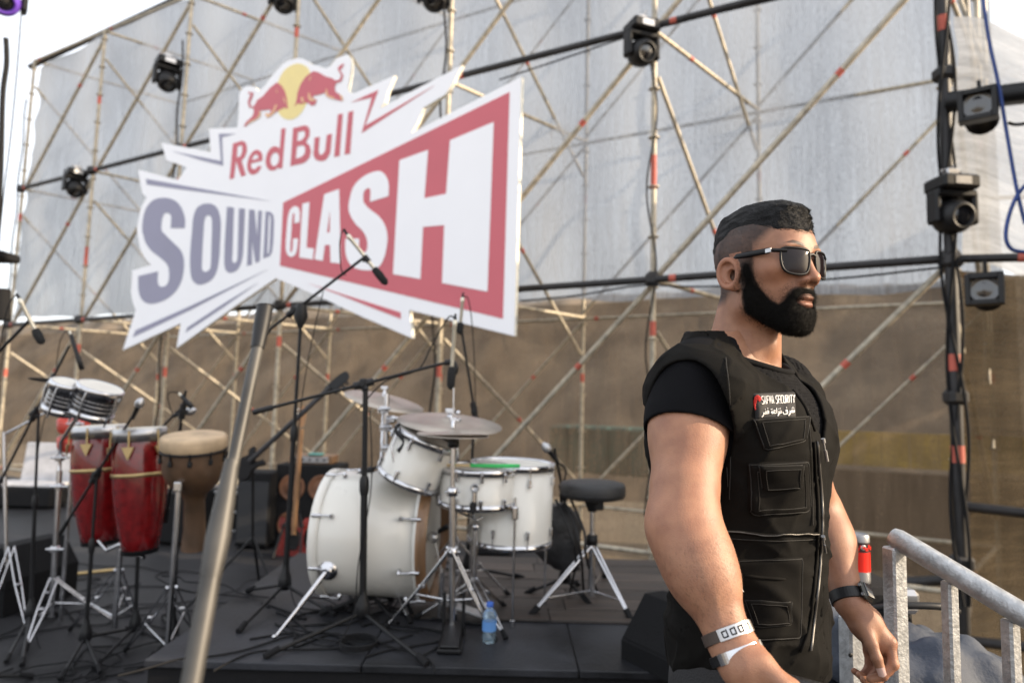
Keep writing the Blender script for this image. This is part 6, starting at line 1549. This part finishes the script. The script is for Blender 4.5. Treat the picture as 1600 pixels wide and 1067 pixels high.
# t-shirt: sleeves and the chest seen in the vest's neck
shirtm = mat('tshirt_black', (.0035, .0035, .0045), .9, var=.2, scale=20, bump=.15, bscale=600, spec=.12)
def sleeve1(P):
    a = E1_ - S1_; an = a / np.linalg.norm(a)
    b = sm(arm1(P), ell(P, tuple(S1_ + np.array([.008, .01, -.008])), (.060, .064, .080)), .03); b = sm(b, TP(P) + f32(.004), .05) - f32(.0065)
    b = b + waves([P[0], P[1], P[2]], 70, 41, 6) * f32(.0014) + waves(P, 30, 44, 4) * f32(.0015)
    t = (P[0] - f32(S1_[0])) * f32(an[0]) + (P[1] - f32(S1_[1])) * f32(an[1]) + (P[2] - f32(S1_[2])) * f32(an[2])
    cut = t - f32(.084) - (P[0] - f32(S1_[0])) * f32(.06)
    d = np.maximum(b, -(b + f32(.005))); return smax(smax(d, cut, .002), -(cut + f32(.19)), .002)
lo, hi = box_of([S1_, S1_ + (E1_ - S1_) * .5, tow(TF, [0, -.10, 1.48])], .10)
def sleeve1c(P):
    L_ = tol(TF, P); return np.maximum(sleeve1(P), L_[1] + f32(.085))
v, f = snets(sleeve1c, lo, hi, .003); npmesh('sleeve', v, f, shirtm, man)
# hem line of the sleeve
sl_bvh = BVHTree.FromPolygons([tuple(q) for q in v], [tuple(q) for q in f])
def sleeve2(P):
    a = E2_ - S2_; an = a / np.linalg.norm(a); b = sm(arm2(P), ell(P, tuple(S2_), (.062, .062, .07)), .03) - f32(.007)
    t = (P[0] - f32(S2_[0])) * f32(an[0]) + (P[1] - f32(S2_[1])) * f32(an[1]) + (P[2] - f32(S2_[2])) * f32(an[2])
    d = np.maximum(b, -(b + f32(.005))); return smax(d, t - f32(.15), .003)
lo, hi = box_of([S2_, S2_ + (E2_ - S2_) * .6], .085); v, f = snets(sleeve2, lo, hi, .005); npmesh('sleeve', v, f, shirtm, man)
def shirt(P):
    L_ = tol(TF, P); x, y, z = L_; b = sm(torso_l(L_), cone(L_, (-.045, 0, 1.44), (-.03, 0, 1.50), .07, .062), .03) - f32(.006) + waves(L_, 60, 51, 5) * f32(.0015)
    d = np.maximum(b, -(b + f32(.006)))
    cut = (z - f32(1.502)) + (x + f32(.03)) * f32(.42); return smax(smax(d, cut, .002), f32(.96) - z, .003)
lo, hi = np.array([.19, 1.0, .93]), np.array([.77, 1.62, 1.56]); v, f = snets(shirt, lo, hi, .005); 
m_ = v[:, 2] > 1.15; v, f, _ = keep(v, f, m_); npmesh('tshirt', v, f, shirtm, man)
# ribbed collar ring round the neck
nb = []
for k in range(40):
    a = 2 * math.pi * k / 40; best = None
    dx, dy = math.cos(a), math.sin(a)
    rr = np.linspace(.03, .14, 90).astype(f32); xx = -.038 + rr * dx; yy = rr * dy; zz = 1.502 - (xx + .03) * .42
    L_ = [xx.astype(f32), yy.astype(f32), zz.astype(f32)]
    b = sm(torso_l(L_), cone(L_, (-.045, 0, 1.44), (-.03, 0, 1.50), .07, .062), .03) - f32(.006); i = int(np.argmin(np.abs(b)))
    nb.append(Vector(tow(TF, [xx[i], yy[i], zz[i] - .001])))
MB().tube(nb + [nb[0], nb[1]], .0062, 8).build('collar', shirtm, man)

# trousers, boots, belt pouch
trm = mat('trousers_cloth', (.010, .0098, .011), .8, var=.3, scale=10, bump=.3, bscale=300)
def legs(P):
    x, y, z = tol(TF, P); L_ = [x, y, z]; d = ell(L_, (-.005, 0, .95), (.118, .168, .12))
    for sg, kx, fx in ((-1, -.02, -.16), (1, .10, .12)):
        d = sm(d, cone(L_, (-.005, sg * .085, .90), (kx, sg * .095, .50), .088, .062), .04); d = sm(d, cone(L_, (kx, sg * .095, .50), (fx, sg * .10, .11), .062, .052), .03)
    d = d + waves([x, y, z * 2], 40, 61, 6) * f32(.004); return smax(smax(d, f32(.07) - z, .004), z - f32(1.04), .004)
v, f = snets(legs, np.array([.15, .95, .05]), np.array([.85, 1.70, 1.06]), .009); npmesh('trousers', v, f, trm, man)
for sg, fx in ((-1, -.16), (1, .12)):
    o = MB(); c = tow(TF, [fx + .07, sg * .10, .0]); ro = Matrix.Rotation(-TA, 3, 'Z')
    pr = [(-.13, .035, .05), (-.10, .045, .10), (-.05, .045, .11), (.0, .044, .085), (.06, .048, .06), (.11, .044, .05), (.145, .03, .04)]
    vs = []; n = 12
    for x_, w_, h_ in pr:
        for k in range(n):
            a = 2 * math.pi * k / n; vs.append(Vector(c) + ro @ Vector((x_, w_ * math.cos(a), max(.002, .5 * h_ + .55 * h_ * math.sin(a)))))
    o.add(vs, [(i * n + k, i * n + (k + 1) % n, (i + 1) * n + (k + 1) % n, (i + 1) * n + k) for i in range(len(pr) - 1) for k in range(n)] + [tuple(range(n))[::-1], tuple(range((len(pr) - 1) * n, len(pr) * n))], True)
    o.build('boot', M['blackplastic'], man)
leather = mat('pouch_leather', (.016, .015, .015), .35, coat=.2, bump=.3, bscale=200)
pch = thing('belt_pouch', at(1222, 1122, 1.06), 'black leather pouch hanging at the man\'s hip under his near hand', 'pouch', None, -TA)
MB().box((0.03, 0, 0), (.15, .055, .13), bev=.022).build('body', leather, pch, world=False)
MB().tube([(-.04, -.026, .055), (.03, -.031, .066), (.10, -.026, .055), (.107, -.026, -.03)], .0035, 6).build('piping', M['blackplastic'], pch, world=False)

# ---- wrist things
def band(c, ax, r, w, th, m, name, parent, squash=1.0, a0=0, a1=2 * math.pi, nrm=None, n=40):
    ax = Vector(ax).normalized(); u = (Vector(nrm) - ax * Vector(nrm).dot(ax)).normalized() if nrm is not None else ax.orthogonal().normalized(); v_ = ax.cross(u)
    vs = []; k = n if a1 - a0 > 6.2 else n + 1
    for i in range(k):
        a = a0 + (a1 - a0) * i / n; o = u * math.cos(a) + v_ * math.sin(a) * squash
        for dr, dw in ((0, -w / 2), (th, -w / 2 + th * .3), (th, w / 2 - th * .3), (0, w / 2)): vs.append(Vector(c) + o * (r + dr) + ax * dw)
    fs = []
    for i in range(n if k == n else n):
        j = (i + 1) % k
        for q in range(4): fs.append((i * 4 + q, i * 4 + (q + 1) % 4, j * 4 + (q + 1) % 4, j * 4 + q))
    if k != n: fs += [(3, 2, 1, 0), (n * 4, n * 4 + 1, n * 4 + 2, n * 4 + 3)]
    return MB().add(vs, fs, False).build(name, m, parent)
fa = (W1_ - E1_) / np.linalg.norm(W1_ - E1_)
camv = Vector(np.array(CAMP) - W1_).normalized()
c0 = W1_ - fa * .014; c1b = W1_ + fa * .014
br = thing('bracelet', c0, 'upper leather and engraved metal bracelet on the man\'s near wrist', 'bracelet', 'bracelets')
band(c0, fa, .0335, .016, .003, mat('bracelet_leather', (.05, .035, .028), .6), 'strap', br, 1.0)
e = band(c0, fa, .0355, .0165, .0022, M['steel'], 'engraved_plate', br, 1.0, -1.15, .35, camv, 16)
gk = MB(); axv = Vector(fa); u_ = (camv - axv * camv.dot(axv)).normalized(); w_ = axv.cross(u_)
for k in range(4):                                    # the engraved meander
    a = -.95 + k * .32
    for (da, dw, la, lw) in ((0, 0, .02, .010), (.09, .0042, .18, .002), (.17, 0, .02, .008), (.10, -.0034, .12, .002)):
        aa = a + da; o = u_ * math.cos(aa) + w_ * math.sin(aa); tt = axv.cross(o)
        gk.box(Vector(c0) + o * .0379 + axv * dw, (.0008, lw, la * .036 if la > .05 else .002), rot=Matrix((o, axv, tt)).transposed())
gk.build('engraving', M['black'], br)
br2 = thing('bracelet', c1b, 'lower black strap bracelet with polished plate on the man\'s near wrist', 'bracelet', 'bracelets')
band(c1b, fa, .0350, .014, .003, M['blackplastic'], 'strap', br2, 1.0)
band(c1b, fa, .0372, .0155, .002, M['chrome'], 'polished_plate', br2, 1.0, -.85, .7, camv, 16)
band(c1b, fa, .0375, .017, .002, M['steel'], 'buckle', br2, 1.0, -1.25, -1.1, camv, 3)
fb = (W2_ - E2_) / np.linalg.norm(W2_ - E2_); cw = W2_ - fb * .012; cv2 = Vector(np.array(CAMP) - W2_).normalized()
wt = thing('wrist_watch', cw, 'black digital watch on the man\'s far wrist', 'watch')
band(cw, fb, .0305, .022, .0035, M['blackplastic'], 'strap', wt, 1.0)
band(cw, fb, .0345, .024, .002, M['steel'], 'buckle', wt, 1.0, -1.05, -.9, cv2, 3)
axv = Vector(fb); u_ = (cv2 - axv * cv2.dot(axv)).normalized(); w_ = axv.cross(u_)
if w_.x < 0: w_ = -w_
dr = (u_ * .35 + w_ * .94).normalized(); tt = axv.cross(dr)
rm = Matrix((tt, axv, dr)).transposed()
MB().box(Vector(cw) + dr * .037, (.034, .036, .012), rot=rm, bev=.005).build('case', mat('watch_case', (.05, .05, .045), .3, .6), wt)
MB().box(Vector(cw) + dr * .0435, (.026, .028, .003), rot=rm, bev=.001).build('dial', M['lens'], wt)
m = MB()
for a in (-1, 1): m.tube([Vector(cw) + dr * .037 + tt * .016 + axv * a * .009, Vector(cw) + dr * .037 + tt * .021 + axv * a * .009], .003, 8)
m.build('button', M['steel'], wt)
rg_ = thing('ring', HAND2['f'][2][0] * .5 + HAND2['f'][2][1] * .5, 'silver ring on a curled finger of the man\'s far hand', 'ring')
rr_ = HAND2['f'][2]; band(rr_[0] * .45 + rr_[1] * .55, rr_[1] - rr_[0], .0094, .005, .0016, M['chrome'], 'hoop', rg_, n=20); MB().box(rr_[0] * .45 + rr_[1] * .55 + np.array([0, -.0105, 0]), (.007, .003, .007), bev=.001).build('stone', M['steel'], rg_)

# ---- sunglasses
sg_ = thing('sunglasses', tow(HF, [.09, 0, .02]), 'black framed dark sunglasses with a silver hinge on the man\'s face', 'sunglasses')
def fp(y, z, x0=.107): return Vector(tow(HF, [x0 - 5.2 * y * y, y, z - .003]))
def lens_outline(sg, g=0.0):
    pts = [(.0085 - g * .3, .030 + g * .4), (.013, .0375 + g), (.036, .0395 + g), (.060 + g * .4, .0385 + g), (.0655 + g, .032), (.0645 + g, .010), (.058, -.003 - g), (.038, -.0075 - g), (.018 - g * .3, -.004 - g), (.0105 - g, .010)]
    return [(sg * (.0085 + (a - .0085) * .90), .0150 + (b - .016) * .96) for a, b in cr(pts, 3, True)]
lm = mat('sunglass_lens', (.010, .007, .008), .12, spec=.25, var=.02, rvar=0)
fm_ = mat('sunglass_frame', (.004, .004, .005), .38, spec=.25)
for sg in (-1, 1):
    o = lens_outline(sg); cen = (sg * .036, .017); vs = []; n = len(o); R_n = 5
    for k in range(R_n + 1):
        for (a, b) in o: s = k / R_n; vs.append(fp(cen[0] + (a - cen[0]) * s, cen[1] + (b - cen[1]) * s) + Vector(HF[1]) * (.0025 * (1 - s * s)))
    fs = [(k * n + i, (k + 1) * n + i, (k + 1) * n + (i + 1) % n, k * n + (i + 1) % n) for k in range(R_n) for i in range(n)]
    MB().add(vs, fs, True).build('lens', lm, sg_)
    pts = [fp(a, b) for a, b in lens_outline(sg, .0012)]
    MB().tube(pts + [pts[0], pts[1]], .0021, 8).build('rim', fm_, sg_)
    MB().tube([fp(sg * .052, .033), fp(sg * .059, .033) , Vector(tow(HF, [.078, sg * .0725, .0305]))], .0034, 8).build('end_piece', fm_, sg_)
    MB().box(Vector(tow(HF, [.072, sg * .0742, .0305])), (.012, .0035, .008), rot=Matrix.Rotation(-HA, 3, 'Z'), bev=.001).build('hinge_plate', M['steel'], sg_)
    MB().tube([Vector(tow(HF, q)) for q in ([.074, sg * .0735, .0305], [.04, sg * .0745, .0315], [.002, sg * .0755, .0325], [-.012, sg * .0745, .024], [-.019, sg * .072, .010])], [.0052, .0050, .0050, .0046, .0035], 8, flat=(.38, (0, 0, 1))).build('temple_arm', fm_, sg_)
MB().tube([fp(-.0095, .028), fp(0, .0305), fp(.0095, .028)], .0024, 8).build('bridge', fm_, sg_)

# ================================================================== right foreground: stair rail, can, bag
rail = thing('stair_railing', at(1395, 1000, 1.5), 'galvanised handrail running down to the right beside the man', 'railing')
rail.location.z = 0
A = at(1403, 842, 1.42); B = at(1640, 985, 1.20); d = (B - A).normalized()
MB().tube([A - d * .012, A, A + d * .05, B, B + d * .5], [.0175, .0208, .0208, .0208, .0208], 20).build('handrail', M['galv'], rail)
for (x, s) in ((1397, 0), (1483, .41), (1578, .83)):
    Y = 1.42 + (1.20 - 1.42) * (x - 1403) / 237; top = at(x, 850 + (x - 1397) * .62, Y); top.z -= .005
    lo_ = V(top.x, top.y, -.5 if x > 1450 else 0.0)
    w_ = .034 if x < 1450 else .024
    MB().box(((top.x), top.y, (top.z + lo_.z) / 2), (w_, w_, top.z - lo_.z), rot=Matrix.Rotation(.25, 3, 'Z'), bev=.004).build('post', M['galv'], rail)
r2 = thing('stair_railing', at(1330, 1000, 1.62), 'short galvanised upright with a bolt hole half hidden by the man\'s far hand', 'railing'); r2.location.z = 0
tp_ = at(1332, 962, 1.62)
MB().box((tp_.x, tp_.y, tp_.z / 2), (.046, .046, tp_.z), rot=Matrix.Rotation(.2, 3, 'Z'), bev=.005).build('post', M['galv'], r2)
MB().lathe(at(1329, 1023, 1.592), (0, -1, 0), [(0, .005), (.0012, .005), (.0012, .001)], 12).build('bolt_hole', M['black'], r2)
# drink can standing on a case
cb0 = at(1343, 893, 1.85)
can = thing('drink_can', cb0, 'tall red and black drink can standing just behind the man\'s forearm', 'can')
H = (at(1343, 833, 1.85) - cb0).length + .03; rr = .0265
canm = mat('can_aluminium', (.28, .28, .29), .35, .8)
MB().lathe(cb0, (0, 0, 1), [(-.03, rr * .8), (-.026, rr * .98), (-.02, rr), (.004, rr)], 30).build('bottom_rim', canm, can)
MB().lathe(cb0, (0, 0, 1), [(H - .05, rr), (H - .036, rr * .98), (H - .031, rr * .9), (H - .030, rr * .86), (H - .034, rr * .84), (H - .034, .001)], 30).build('top_rim', canm, can)
MB().lathe(cb0, (0, 0, 1), [(.004, rr + .0004), (H - .075, rr + .0004)], 30).build('red_print', mat('can_red', (.75, .02, .01), .3, .3), can)
MB().lathe(cb0, (0, 0, 1), [(H - .075, rr + .0005), (H - .050, rr + .0005)], 30).build('dark_print', mat('can_dark', (.03, .012, .012), .35, .2), can)
for k in range(9):
    g_ = MB(); a = -2.6 + k * .26; p = cb0 + V(math.cos(a), math.sin(a), 0) * (rr + .0012); p.z = cb0.z + H - .063 + .004 * math.sin(k * 2.3)
    g_.box(p, (.0012, .005 + .003 * (k % 2), .008), rot=Matrix.Rotation(a, 3, 'Z')); g_.build('red_fleck', bpy.data.materials['can_red'], can)
MB().lathe(cb0 + V(-.002, -(rr + .0008), H - .062), (0, -1, 0), [(0, .007), (.0006, .006), (.0006, .001)], 12).build('white_mark', M['steel'], can)
MB().box(cb0 + V(0, -.006, H - .033), (.012, .018, .0016), bev=.0006).build('pull_tab', M['steel'], can)
bx = thing('speaker_case', (cb0.x + .12, cb0.y + .2, 0), 'dark case with metal corner the drink can stands on', 'case')
z_ = cb0.z - .03
MB().box((cb0.x + .03, cb0.y + .1, z_ / 2), (.17, .3, z_ - .002), bev=.015).build('body', M['blackmatte'], bx)
MB().box((cb0.x + .10, cb0.y - .04, z_ - .03), (.05, .05, .06), bev=.012).build('metal_corner', M['steel'], bx)
MB().tube(cr3([V(cb0.x - .02, cb0.y - .056, z_ - .05), V(cb0.x + .06, cb0.y - .09, z_ - .03), V(cb0.x + .16, cb0.y - .09, z_ - .03), V(cb0.x + .22, cb0.y - .056, z_ - .05)], 5), .009, 8).build('handle', M['blackplastic'], bx)
# blue grey jacket heaped on the steps
jm = mat('jacket_cloth', (.022, .03, .05), .75, var=.5, scale=5, col2=(.045, .055, .075), bump=.3, bscale=60)
jc = np.array(at(1425, 1030, 1.72))
def jacket(P):
    d = ell(P, tuple(jc + [0, 0, -.03]), (.20, .16, .105)); d = sm(d, ell(P, tuple(jc + [-.17, .04, .02]), (.13, .12, .10)), .05); d = sm(d, ell(P, tuple(jc + [.12, .02, -.05]), (.14, .12, .08)), .05)
    return d + waves(P, 36, 71, 6) * f32(.034) + waves([P[0] + P[2], P[1], P[2] * .4], 85, 73, 6) * f32(.015)
v, f = snets(jacket, jc - [.4, .28, .22], jc + [.34, .28, .2], .0065)
jt_ = thing('jacket', jc + [0, 0, -.2], 'crumpled blue grey jacket heaped behind the handrail', 'jacket')
npmesh('cloth', v, f, jm, jt_)
bs_ = thing('step_box', (jc[0], jc[1], 0), 'dark box under the crumpled jacket', 'box')
MB().box((jc[0], jc[1], (jc[2] - .13) / 2), (.62, .4, jc[2] - .13), bev=.01).build('body', M['blackmatte'], bs_)
MB().box((jc[0], jc[1], jc[2] - .13 + .006), (.64, .42, .014), bev=.004).build('lid', M['plank'], bs_)
